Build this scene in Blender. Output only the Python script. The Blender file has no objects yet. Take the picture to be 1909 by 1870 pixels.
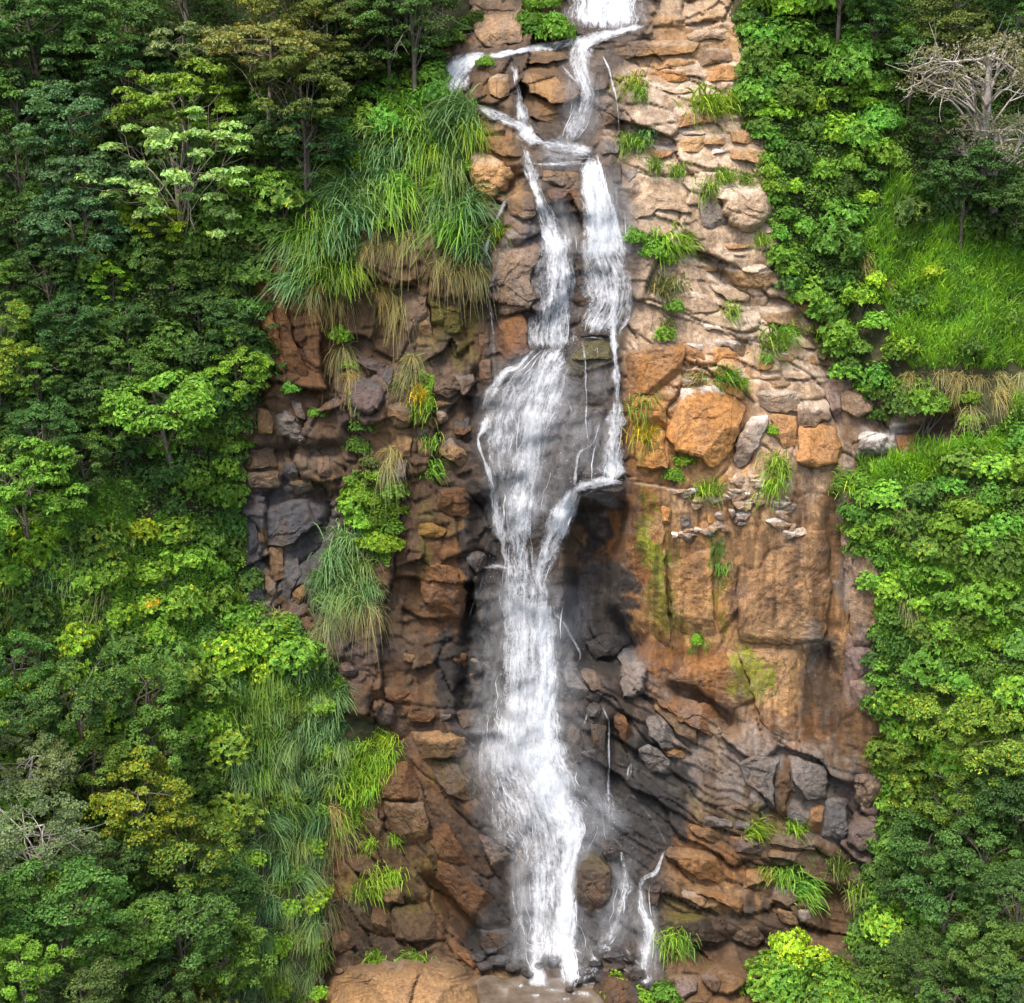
import bpy, math, random
import numpy as np
from math import radians as R

# ------------------------------------------------------------------ camera, sky, sun, exposure
sc = bpy.context.scene
PITCH = R(18.0); HT = math.tan(R(20.0)); DIST = 88.0
CAM = np.array([0.0, -DIST * math.cos(PITCH), DIST * math.sin(PITCH)])
cam_d = bpy.data.cameras.new('camera'); cam = bpy.data.objects.new('camera', cam_d)
sc.collection.objects.link(cam)
cam.location = CAM; cam.rotation_euler = (math.pi / 2 - PITCH, 0, 0)
cam_d.sensor_width = 36; cam_d.lens = 18 / HT; cam_d.clip_start = 0.5; cam_d.clip_end = 2000
sc.camera = cam

SUN_EL, SUN_AZ = R(66), R(212)          # azimuth clockwise from +Y: behind the camera, to its left
world = bpy.data.worlds.new('World'); sc.world = world; world.use_nodes = True
wn = world.node_tree.nodes; wl = world.node_tree.links
sky = wn.new('ShaderNodeTexSky'); sky.sky_type = 'NISHITA'; sky.sun_disc = False
sky.sun_elevation = SUN_EL; sky.sun_rotation = SUN_AZ
sky.air_density = 1.0; sky.dust_density = 4.0; sky.ozone_density = 1.0
wn['Background'].inputs['Strength'].default_value = 0.15
wl.new(sky.outputs[0], wn['Background'].inputs['Color'])
sun_d = bpy.data.lights.new('sun', 'SUN'); sun_d.energy = 1.8; sun_d.angle = R(13.0); sun_d.color = (1.0, 0.95, 0.86)
sun = bpy.data.objects.new('sun', sun_d); sc.collection.objects.link(sun)
sd = np.array([math.sin(SUN_AZ) * math.cos(SUN_EL), math.cos(SUN_AZ) * math.cos(SUN_EL), math.sin(SUN_EL)])
from mathutils import Vector, Matrix, Euler
sun.rotation_euler = Vector(-sd).to_track_quat('-Z', 'Y').to_euler()
sun.location = (0, -40, 80)
vs = sc.view_settings
vs.view_transform = 'Standard'; vs.look = 'None'; vs.exposure = 1.08; vs.gamma = 1.0
sc.cycles.use_denoising = True
sc.cycles.max_bounces = 6; sc.cycles.diffuse_bounces = 3; sc.cycles.transparent_max_bounces = 24
sc.cycles.transmission_bounces = 3; sc.cycles.glossy_bounces = 2
sc.cycles.caustics_reflective = False; sc.cycles.caustics_refractive = False

rng = np.random.default_rng(7); random.seed(7)

# ------------------------------------------------------------------ projection helpers (photograph pixel <-> world)
CP, SP = math.cos(PITCH), math.sin(PITCH)
def ray(px, py):
    a = (np.asarray(px, float) - 954.5) / 954.5 * HT
    b = -(np.asarray(py, float) - 935.0) / 954.5 * HT
    return a, CP + b * SP, -SP + b * CP
def pt(px, py, Y):
    a, dy, dz = ray(px, py)
    t = (np.asarray(Y) - CAM[1]) / dy
    return np.stack([a * t, np.asarray(Y) + 0 * t, CAM[2] + dz * t], -1)
def project(p):
    x, y, z = p[0] - CAM[0], p[1] - CAM[1], p[2] - CAM[2]
    f = y * CP - z * SP; u = y * SP + z * CP
    return 954.5 + x / f / HT * 954.5, 935 - u / f / HT * 954.5, f

# ------------------------------------------------------------------ noise
def hsh(i, j, s):
    n = (i.astype(np.int64) * 374761393 + j.astype(np.int64) * 668265263 + s * 974634777) & 0x7fffffff
    n = ((n ^ (n >> 13)) * 1274126177) & 0x7fffffff
    n = ((n ^ (n >> 16)) * 69069 + 12345) & 0x7fffffff
    return (n >> 3) / float(0x7fffffff >> 3)
def vn(x, y, s=0):
    x = np.asarray(x, float); y = np.asarray(y, float)
    i = np.floor(x); j = np.floor(y); fx = x - i; fy = y - j
    fx = fx * fx * fx * (fx * (fx * 6 - 15) + 10); fy = fy * fy * fy * (fy * (fy * 6 - 15) + 10)
    a = hsh(i, j, s); b = hsh(i + 1, j, s); c = hsh(i, j + 1, s); d = hsh(i + 1, j + 1, s)
    return (a + (b - a) * fx) * (1 - fy) + (c + (d - c) * fx) * fy
def fbm(x, y, s=0, o=4):
    t = 0; a = .5; n = 0
    for k in range(o):
        t = t + a * vn(x * 2 ** k + 13.7 * k, y * 2 ** k - 7.3 * k, s + k); n += a; a *= .5
    return t / n                                            # 0..1
def cells(x, y, s=0, pw=2.0):
    """jittered cell noise: edge distance, id hash and local offset of the owning cell"""
    i = np.floor(x); j = np.floor(y)
    b1 = np.full(x.shape, 9.); b2 = np.full(x.shape, 9.); ci = i * 0; cj = j * 0; ox = i * 0; oy = i * 0
    for di in (-1, 0, 1):
        for dj in (-1, 0, 1):
            ii = i + di; jj = j + dj
            qx = ii + .12 + .76 * hsh(ii, jj, s); qy = jj + .12 + .76 * hsh(ii, jj, s + 1)
            d = np.hypot(x - qx, y - qy) if pw == 2.0 else (np.abs(x - qx) ** pw + np.abs(y - qy) ** pw) ** (1 / pw)
            m = d < b1
            b2 = np.where(m, b1, np.minimum(b2, d))
            b1 = np.where(m, d, b1); ci = np.where(m, ii, ci); cj = np.where(m, jj, cj)
            ox = np.where(m, x - qx, ox); oy = np.where(m, y - qy, oy)
    return b2 - b1, ci, cj, ox, oy
def sstep(a, b, x):
    t = np.clip((x - a) / (b - a), 0, 1); return t * t * (3 - 2 * t)

# ------------------------------------------------------------------ photograph zoom frames used for tracing (origin x, origin y, scale)
ZO = {'A': (780, 0, .4086), 'B': (780, 440, .2994), 'C': (1140, 440, .3038), 'D': (420, 360, .2995), 'E': (420, 880, .2829),
      'F': (860, 920, .2781), 'G': (1160, 900, .2888), 'I': (560, 1380, .3038), 'H': (1060, 1380, .3457), 'P': (0, 0, 1.)}
def tr(z, s, k=2):
    a = np.array([float(v) for v in s.replace(',', ' ').split()]).reshape(-1, k)
    o = ZO[z]; a = a * o[2]; a[:, 0] += o[0]; a[:, 1] += o[1]
    return a

# ------------------------------------------------------------------ macro relief: world depth Y of the hillside behind every photograph pixel
CTRL = '''-400 -400 40|200 -400 36|700 -400 32|1100 -400 27|1500 -400 30|1909 -400 34|2300 -400 38
0 0 24|400 0 21|700 0 19|870 0 18|1000 0 17|1130 0 16|1250 0 16|1380 0 17|1600 0 18|1909 0 20
900 60 16.5|1000 60 15.3|1130 55 14.6
850 100 13.5|950 100 12.8|1050 100 12.6|1150 100 13.3|1300 100 14.5|1400 100 15
830 170 12|960 170 11|1080 170 11|1200 170 12|1400 170 13.5
0 200 17|300 200 15|600 200 13|760 200 12
880 270 10|1000 270 9.2|1100 270 9.5|1250 270 10.5|1430 270 11.5
600 330 9.5|760 330 9|880 330 8.5
0 420 11|300 420 10|520 420 7.5|700 420 7|850 420 7|1000 420 6.5|1100 420 6.5|1250 420 8|1430 420 9.5|1700 420 10|1909 420 12
500 600 7|650 600 6|800 600 5.5|920 600 5|1030 600 5|1150 600 5|1250 600 5.8|1400 600 7|1540 600 8|1750 600 6.5|1909 600 7
930 690 4.2|1050 690 3.4|1160 690 4|1300 690 4.2|1540 690 6.5|1750 690 4.5|1909 690 5
480 800 5|620 800 4.5|750 800 4|880 800 3.5|1000 800 2.6|1120 800 3|1200 800 2.8|1350 800 3.2|1500 800 4.5|1600 800 5.8|1750 800 4.5|1909 800 3.5
100 900 0|300 900 3|480 900 4.6|650 900 4.2|800 900 3.4|1000 900 2.2|1120 900 1.6|1180 900 1.8|1350 900 2.2|1550 900 3.5|1750 900 2|1909 900 1
1000 1000 2|1130 1000 2.2|1300 1000 1.8|1550 1000 2.6
100 1100 -4|350 1100 .5|500 1100 3|620 1100 2.2|800 1100 2.2|950 1100 1.6|1100 1100 2|1300 1100 1.6|1550 1100 2.2|1700 1100 0|1909 1100 -2
640 1200 1|780 1200 1.5|900 1200 1|1000 1200 .7|1120 1200 1.2|1200 1200 1.2|1400 1200 1.2|1600 1200 1.5
0 1300 -11|300 1300 -5|560 1300 -2|680 1300 0|800 1300 .4|1000 1300 -.3|1150 1300 0|1300 1300 .4|1500 1300 .6|1620 1300 .8|1700 1300 -2|1909 1300 -6
640 1400 -1.5|750 1400 -1.2|880 1400 -.6|1000 1400 -1.4|1150 1400 -1.5|1300 1400 -1.2|1500 1400 -.8|1620 1400 -.2
0 1550 -17|300 1550 -11|560 1550 -5|700 1550 -3|850 1550 -3|1000 1550 -3.2|1150 1550 -3.5|1300 1550 -3|1500 1550 -2.4|1640 1550 -1.6|1720 1550 -4|1909 1550 -9
0 1700 -21|300 1700 -15|600 1700 -7.5|750 1700 -5.2|900 1700 -5|1030 1700 -5.2|1180 1700 -5.5|1350 1700 -5|1550 1700 -4.2|1640 1700 -5|1909 1700 -12
600 1800 -8.5|800 1800 -7|950 1800 -7|1050 1800 -7.2|1200 1800 -7.2|1400 1800 -7.5|1600 1800 -8
0 1870 -27|300 1870 -20|600 1870 -11|800 1870 -10.5|950 1870 -9.6|1050 1870 -9.6|1200 1870 -9.8|1400 1870 -10.5|1600 1870 -11|1909 1870 -16
0 2250 -36|500 2250 -26|1000 2250 -20|1500 2250 -22|1909 2250 -28|-400 2250 -40|2300 2250 -34
-400 400 16|-400 900 -3|-400 1500 -22|2300 400 16|2300 900 2|2300 1500 -14'''
cp = np.array([[float(v) for v in q.split()] for q in CTRL.replace('\n', '|').split('|')])
def tps(r2): return np.where(r2 > 0, r2 * np.log(np.maximum(r2, 1e-12)), 0)
_q = cp[:, :2] / 1000.
_n = len(_q); _K = tps(((_q[:, None] - _q[None]) ** 2).sum(-1)) + np.eye(_n) * .01
_Pm = np.c_[np.ones(_n), _q]
_A = np.block([[_K, _Pm], [_Pm.T, np.zeros((3, 3))]])
_w = np.linalg.solve(_A, np.r_[cp[:, 2], 0, 0, 0])
def macro_exact(x, y):
    x = np.asarray(x, float) / 1000; y = np.asarray(y, float) / 1000
    o = _w[_n] + _w[_n + 1] * x + _w[_n + 2] * y
    for k in range(_n): o = o + _w[k] * tps((x - _q[k, 0]) ** 2 + (y - _q[k, 1]) ** 2)
    return o
# coarse rasters (step 6 px) for everything that is sampled often
GS = 6; GX0, GY0 = -500, -500; GW, GH = 484, 470
_gx = GX0 + GS * np.arange(GW); _gy = GY0 + GS * np.arange(GH)
GXX, GYY = np.meshgrid(_gx, _gy)
def samp(grid, x, y):
    fx = np.clip((np.asarray(x, float) - GX0) / GS, 0, GW - 1.001); fy = np.clip((np.asarray(y, float) - GY0) / GS, 0, GH - 1.001)
    i = fx.astype(int); j = fy.astype(int); fx = fx - i; fy = fy - j
    return (grid[j, i] * (1 - fx) + grid[j, i + 1] * fx) * (1 - fy) + (grid[j + 1, i] * (1 - fx) + grid[j + 1, i + 1] * fx) * fy
G_MACRO = macro_exact(GXX, GYY)
def blur(g, r, it=2):
    for _ in range(it):
        for ax in (0, 1):
            p = np.concatenate([np.repeat(g.take([0], ax), r + 1, ax), g, np.repeat(g.take([-1], ax), r, ax)], ax)
            c = np.cumsum(p, ax); n = g.shape[ax]
            g = (c.take(range(2 * r + 1, 2 * r + 1 + n), ax) - c.take(range(0, n), ax)) / (2 * r + 1)
    return g
def inpoly(P, x, y):
    P = np.asarray(P, float); ins = np.zeros(np.shape(x), bool)
    j = len(P) - 1
    for i in range(len(P)):
        xi, yi = P[i]; xj, yj = P[j]
        if yi != yj:
            ins ^= ((yi > y) != (yj > y)) & (x < (xj - xi) * (y - yi) / (yj - yi) + xi)
        j = i
    return ins
def mask(P, r=3, z='P'):
    return blur(inpoly(tr(z, P), GXX, GYY).astype(float), r)

# where bare rock shows; everything else is soil under plants
ROCK = '880 -60 960 -80 1060 -90 1300 -80 1370 20 1400 140 1400 210 1440 330 1450 440 1470 520 1530 580 1550 660 1640 740 1790 740 1800 850 1650 860 1600 900 1600 970 1640 1060 1650 1200 1630 1260 1650 1400 1650 1560 1640 1700 1600 1760 1450 1790 1420 1870 1380 2000 560 2000 590 1830 600 1700 610 1560 660 1470 730 1400 720 1350 650 1330 620 1230 580 1180 460 1150 450 1000 440 880 430 760 500 700 470 600 440 520 470 480 540 500 560 560 680 470 800 430 900 400 870 300 880 200 820 180 810 130 830 90 880 60'
G_ROCK = sstep(.3, .7, mask(ROCK, 4) + .55 * (fbm(GXX / 34, GYY / 34, 5, 3) - .5))
# relief styles
G_SLAB = mask('1110 60 1400 40 1460 440 1560 640 1560 760 1170 740 1160 420', 4)
G_FACE = mask('1080 940 1240 930 1560 880 1650 1000 1650 1390 1480 1410 1330 1340 1180 1250 1080 1150', 4)
G_STR = mask('1040 1200 1180 1240 1330 1340 1480 1400 1660 1400 1660 1790 1080 1790 1040 1560', 4)
G_STL = mask('740 1360 880 1370 960 1600 960 1800 620 1800 620 1560', 4)
G_BIG = mask('1160 640 1600 700 1600 900 1560 900 1170 940', 4)
G_REC = np.zeros_like(GXX, float)
for _d, _P in [(2.2, '1068 945 1175 935 1150 1040 1135 1130 1200 1200 1160 1240 1090 1250 1062 1150'), (1.4, '872 930 930 930 935 1350 850 1350 860 1200 885 1050'), (1.8, '1235 1278 1300 1284 1350 1308 1375 1350 1362 1372 1330 1334 1280 1304'),
               (.9, '430 930 650 915 650 926 440 946'), (1.3, '1374 640 1392 640 1402 760 1388 885 1366 872 1384 760'), (1.1, '1516 590 1536 596 1562 760 1614 905 1600 905 1548 770'), (.7, '1536 980 1558 900 1576 960 1570 1185 1546 1185 1540 1050'),
               (1.8, '1600 852 1800 842 1800 872 1620 884'), (1.8, '786 1630 812 1638 885 1716 900 1764 868 1752 820 1684'), (1.1, '726 1684 788 1682 790 1696 728 1698'), (1.8, '1520 1660 1605 1655 1605 1745 1540 1745'), (1.0, '640 795 725 790 740 860 650 850'), (1.2, '445 838 640 830 640 850 450 858'),
               (1.0, '1500 1215 1560 1205 1570 1390 1500 1385'), (1.2, '1130 1350 1165 1340 1170 1480 1140 1480'), (1.4, '1280 1750 1440 1740 1440 1790 1300 1800'), (.8, '1160 640 1172 640 1176 930 1158 930'), (1.0, '870 690 905 680 900 780 868 790'), (.9, '1010 405 1080 400 1085 430 1015 436'), (.8, '880 330 985 310 985 350 890 372'), (1.0, '1262 438 1282 438 1400 556 1480 598 1552 690 1540 702 1468 616 1388 578'), (.8, '1150 180 1161 180 1169 420 1156 420'), (.7, '1290 90 1300 88 1330 150 1430 250 1424 258 1320 160')]:
    G_REC += _d * mask(_P, 1)
# ------------------------------------------------------------------ the courses of the water: centre x, y and width, with how solid it is
# (zone, trace, cover 0..1, name)
WATER = [
 ('A', '860 -150 270 860 -70 275 860 0 285 860 70 290 858 130 300', .86, 'upper_fall'),
 ('A', '1030 118 22 940 135 44 850 160 52 760 182 46 690 195 44 600 215 36 500 226 30 390 246 34 300 258 40', .9, 'ledge_stream'),
 ('A', '330 250 30 260 262 50 200 300 95 165 345 130 150 390 130 155 432 105', .85, 'ledge_cascade'),
 ('A', '432 292 62 445 330 36 455 400 34 462 460 42 470 510 62 478 570 72', .85, 'rivulet'),
 ('A', '255 480 14 320 510 32 400 545 46 470 580 62 510 628 62 600 655 54 700 672 62 800 702 52', .9, 'rivulet'),
 ('A', '830 172 50 765 205 100 735 255 110 745 330 70 762 385 58 776 430 76 760 490 84 730 550 96 700 600 80 685 645 72', .72, 'rivulet'),
 ('A', '655 295 16 690 345 16 738 385 20', .9, 'rivulet'),
 ('A', '490 690 30 560 700 60 640 712 70 720 715 70 800 718 50', .5, 'rivulet'),
 ('A', '505 748 14 600 750 22 700 748 26 815 742 22', .9, 'rivulet'),
 ('A', '474 655 20 492 720 42 515 790 62 535 850 50 560 930 56 590 1010 84 620 1090 116 640 1180 138', .80, 'plunge'),
 ('A', '800 715 70 790 760 84 800 850 104 820 950 130 838 1050 175 848 1180 220', .86, 'plunge'),
 ('A', '815 705 16 850 850 20 888 960 22 912 1060 22 942 1185 24', .95, 'rivulet'),
 ('A', '832 240 9 868 310 11 884 380 13 900 440 10 912 520 7 918 640 5', .8, 'rivulet'),
 ('A', '405 890 9 382 950 26 350 1010 26 322 1090 20 305 1180 16', .7, 'rivulet'),
 ('B', '852 -10 158 860 100 190 862 200 245 862 300 225 850 400 180 836 480 230 826 560 270 822 640 268 826 712 262', .78, 'plunge'),
 ('B', '1130 -10 215 1125 100 235 1155 200 290 1180 300 300 1190 400 290 1160 470 260 1110 540 220 1085 610 180', .76, 'plunge'),
 ('B', '1195 300 60 1212 400 58 1216 500 52 1216 620 50 1226 750 42 1236 900 46 1236 1050 64 1226 1200 112 1216 1350 124 1206 1470 126 1202 1540 118', .93, 'plunge'),
 ('B', '1290 380 20 1318 480 22 1270 570 26 1236 630 28', .85, 'rivulet'),
 ('B', '1005 640 16 1090 632 16 1190 648 14', .8, 'rivulet'),
 ('B', '1022 630 14 1034 780 30 1042 900 22 1046 1050 17 1042 1170 24 1062 1300 16', .8, 'rivulet'),
 ('B', '1100 640 12 1112 700 14 1115 770 10', .7, 'rivulet'),
 ('B', '1295 1542 26 1230 1530 44 1150 1525 64 1040 1550 56 960 1585 60', .92, 'ledge_stream'),
 ('B', '1140 1130 18 1085 1290 20 1005 1345 22 982 1450 27 972 1560 34', .85, 'rivulet'),
 ('B', '980 1560 70 950 1625 100 915 1700 130 880 1790 150 855 1880 160', .85, 'plunge'),
 ('F', '712 0 150 690 120 150 640 250 155 600 350 155 570 430 135 530 540 110 510 620 90', .7, 'plunge'),
 ('B', '900 690 90 860 750 170 825 830 230 795 920 265 755 1010 275 722 1120 240 695 1250 210 682 1400 190 652 1550 180 640 1700 185 630 1880 190', .72, 'main_fall'),
 ('B', '760 705 60 690 735 40 630 810 54 545 850 50 470 940 62 430 1010 44 415 1100 42', .88, 'rivulet'),
 ('B', '420 1080 60 420 1160 70 395 1225 70 372 1260 22 392 1350 27 432 1450 32 460 1560 48 482 1700 64 502 1880 66', .88, 'rivulet'),
 ('B', '740 800 80 640 900 150 560 1050 230 520 1200 240 500 1320 200 500 1430 150 520 1560 140', .60, 'main_fall'),
 ('B', '830 730 240 780 860 430 740 1000 540 715 1130 560 700 1260 540 690 1400 500 670 1550 430 650 1720 370 640 1880 340', .44, 'veil'),
 ('B', '1130 1060 190 1110 1180 220 1090 1300 240 1080 1420 250 1070 1530 230', .36, 'veil'),
 ('B', '1130 780 150 1130 900 160 1120 1020 150', .24, 'veil'),
 ('F', '420 500 460 430 700 520 440 900 560 440 1100 600 440 1300 600 430 1500 660 430 1700 700 450 1850 720', .42, 'veil'),
 ('F', '770 600 200 740 750 220 720 900 240 720 1050 200', .30, 'veil'),
 ('I', '1400 -20 640 1400 120 680 1440 260 680 1480 400 700 1520 540 700 1540 660 600 1550 780 440 1550 950 400 1550 1150 400 1550 1290 430', .40, 'veil'),
 ('I', '1330 700 120 1350 850 130 1360 1000 120 1370 1150 120 1380 1260 140', .40, 'veil'),
 ('I', '1760 250 120 1830 360 130 1850 460 130 1830 540 110', .40, 'veil'),
 ('H', '225 330 130 230 430 180 250 530 170', .36, 'veil'),
 ('H', '300 600 150 290 750 140 270 900 170 230 1040 200 190 1130 180', .34, 'veil'),
 ('H', '420 740 90 410 900 120 425 1050 140 425 1200 130 430 1320 150', .36, 'veil'),
 ('A', '860 60 360 850 110 380 840 150 330', .42, 'veil'),
 ('A', '740 250 170 755 400 150 750 520 170 700 620 150', .36, 'veil'),
 ('A', '540 660 150 650 690 160 760 705 150', .45, 'veil'),
 ('A', '840 760 130 860 880 160 880 980 190 880 1080 210 890 1190 230', .40, 'veil'),
 ('A', '640 850 60 650 960 80 690 1080 110 700 1190 130', .25, 'veil'),
 ('B', '600 840 22 590 930 26 600 1010 20 580 1090 18 610 1180 16 590 1290 18', .8, 'rivulet'),
 ('B', '445 10 18 412 100 24 400 180 15 430 300 15 446 430 26 462 560 30 468 700 26 476 850 18 482 930 12', .66, 'rivulet'),
 ('F', '228 -10 66 240 120 76 262 250 60 290 400 60 320 480 80', .8, 'rivulet'),
 ('F', '370 -10 130 372 150 155 385 300 180 395 450 240 405 550 300 425 650 340 425 800 345 440 950 375 432 1100 410 432 1250 440 430 1400 450 415 1560 520 410 1700 560 430 1850 580', .70, 'main_fall'),
 ('F', '330 520 120 345 700 140 350 900 150 345 1100 150 340 1250 160 330 1400 170 300 1600 170 290 1780 180', .62, 'main_fall'),
 ('F', '545 700 110 555 850 140 555 950 140 570 1050 130 570 1200 140 570 1330 170 560 1500 200 560 1650 210 590 1800 220', .86, 'main_fall'),
 ('F', '150 502 26 230 492 42 310 505 70 380 540 90', .75, 'rivulet'),
 ('F', '152 530 12 130 620 15 92 700 12 62 800 9 50 870 5', .8, 'rivulet'),
 ('F', '590 760 30 640 820 26 690 870 24 745 975 32 800 1080 32 760 1160 34', .8, 'rivulet'),
 ('F', '928 1388 12 968 1480 20 990 1550 20 990 1700 18 996 1880 13', .85, 'rivulet'),
 ('F', '872 1388 12 850 1470 22 820 1560 14', .6, 'rivulet'),
 ('I', '1370 -10 500 1350 100 540 1400 240 560 1465 400 600 1510 540 600 1530 640 480 1545 740 340 1545 850 280 1550 1000 280 1545 1200 290 1550 1290 310 1550 1350 260', .68, 'main_fall'),
 ('I', '1480 -10 160 1500 120 200 1560 260 210 1580 400 230 1640 500 200 1660 620 130 1650 760 100 1640 900 110 1640 1050 120 1630 1200 130 1620 1290 140 1640 1350 120 1660 1440 110 1650 1510 90', .90, 'main_fall'),
 ('I', '1460 720 90 1465 850 90 1465 1000 90 1460 1200 100 1455 1300 100 1440 1380 80 1470 1470 80 1500 1530 70', .92, 'main_fall'),
 ('I', '1190 250 30 1180 400 22 1200 590 14 1280 655 20 1345 720 26 1400 770 30', .58, 'rivulet'),
 ('I', '1300 860 10 1310 1000 12 1345 1100 18 1395 1210 30', .7, 'rivulet'),
 ('I', '1440 1290 70 1450 1370 56 1480 1450 60 1500 1510 60', .92, 'main_fall'),
 ('I', '1640 1290 90 1650 1370 90 1660 1440 90 1650 1490 70', .9, 'main_fall'),
 ('I', '1360 1255 40 1420 1290 80 1490 1275 60 1560 1310 70 1630 1280 80 1740 1300 44', .62, 'rivulet'),
 ('I', '1400 1330 60 1450 1420 70 1500 1490 90 1540 1530 110', .7, 'veil'),
 ('I', '1550 1130 360 1548 1210 440 1548 1280 520 1555 1350 480 1560 1420 400', .55, 'veil'),
 ('I', '1560 1400 100 1600 1470 120 1640 1520 130', .55, 'veil'),
 ('I', '1700 1330 60 1730 1420 70 1720 1490 80', .6, 'veil'),
 ('H', '220 -10 14 218 100 19 216 200 26 226 350 40 232 450 50', .66, 'rivulet'),
 ('H', '342 100 12 326 180 30 302 245 10', .8, 'rivulet'),
 ('H', '272 555 22 290 640 26 300 720 42 312 790 54 285 880 58 255 950 86 240 1020 104 200 1090 84 150 1145 56', .72, 'rivulet'),
 ('H', '242 740 6 230 830 8 228 910 8', .8, 'rivulet'),
 ('H', '525 570 9 492 660 14 470 712 26 405 745 32 385 800 32 390 900 44 410 950 62 432 1020 74 422 1100 74 408 1200 54 420 1280 74 432 1340 66', .82, 'rivulet'),
 ('H', '230 340 14 320 430 13 400 500 12 480 600 12 500 650 12', .52, 'rivulet'),
 ('H', '300 250 10 380 340 10 460 440 12 530 560 12', .52, 'rivulet'),
 ('H', '180 430 14 260 500 12 300 570 14', .52, 'rivulet'),
 ('H', '330 300 8 430 400 9 540 500 9', .52, 'rivulet'),
 ('H', '200 480 12 300 590 10 350 640 8', .6, 'rivulet'),
 ('H', '285 1100 16 340 1170 22 395 1215 22', .8, 'rivulet'),
 ('H', '100 1120 40 140 1190 56 110 1260 70 90 1310 60', .7, 'rivulet'),
 ('H', '170 1215 30 260 1212 24 330 1260 22 400 1330 30', .7, 'rivulet'),
]
wet = np.zeros_like(GXX, float); wcore = np.zeros_like(GXX, float)
W_LINES = []
def catmull(p, step):
    out = []
    q = np.vstack([2 * p[0] - p[1], p, 2 * p[-1] - p[-2]])
    for i in range(1, len(q) - 2):
        n = max(2, int(np.hypot(*(q[i + 1, :2] - q[i, :2])) / step))
        t = (np.arange(n) / n)[:, None]
        out.append(.5 * (2 * q[i] + (q[i + 1] - q[i - 1]) * t + (2 * q[i - 1] - 5 * q[i] + 4 * q[i + 1] - q[i + 2]) * t ** 2 + (3 * q[i] - q[i - 1] - 3 * q[i + 1] + q[i + 2]) * t ** 3))
    out.append(q[-2][None]); return np.vstack(out)
for z, s, cov, nm in WATER:
    a = tr(z, s, 3); a[:, 2] = np.array([float(v) for v in s.split()])[2::3] * ZO[z][2]
    c = catmull(a, 5.0); c[:, 2] = np.maximum(c[:, 2], 1.2)
    W_LINES.append((c, cov, nm))
    for k in range(0, len(c), 2):
        x, y, w = c[k]; r = w / 2 + 26
        i0, i1 = int((x - r - GX0) / GS), int((x + r - GX0) / GS) + 2; j0, j1 = int((y - r - GY0) / GS), int((y + r - GY0) / GS) + 2
        if j0 < 0: continue
        d = np.hypot(GXX[j0:j1, i0:i1] - x, GYY[j0:j1, i0:i1] - y)
        wet[j0:j1, i0:i1] = np.maximum(wet[j0:j1, i0:i1], 1 - sstep(w / 2 - 2, w / 2 + 24, d))
        wcore[j0:j1, i0:i1] = np.maximum(wcore[j0:j1, i0:i1], (d < w / 2 + 4) * 1.)
G_WET = blur(wet, 1); G_WCORE = blur(wcore, 1)

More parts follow.
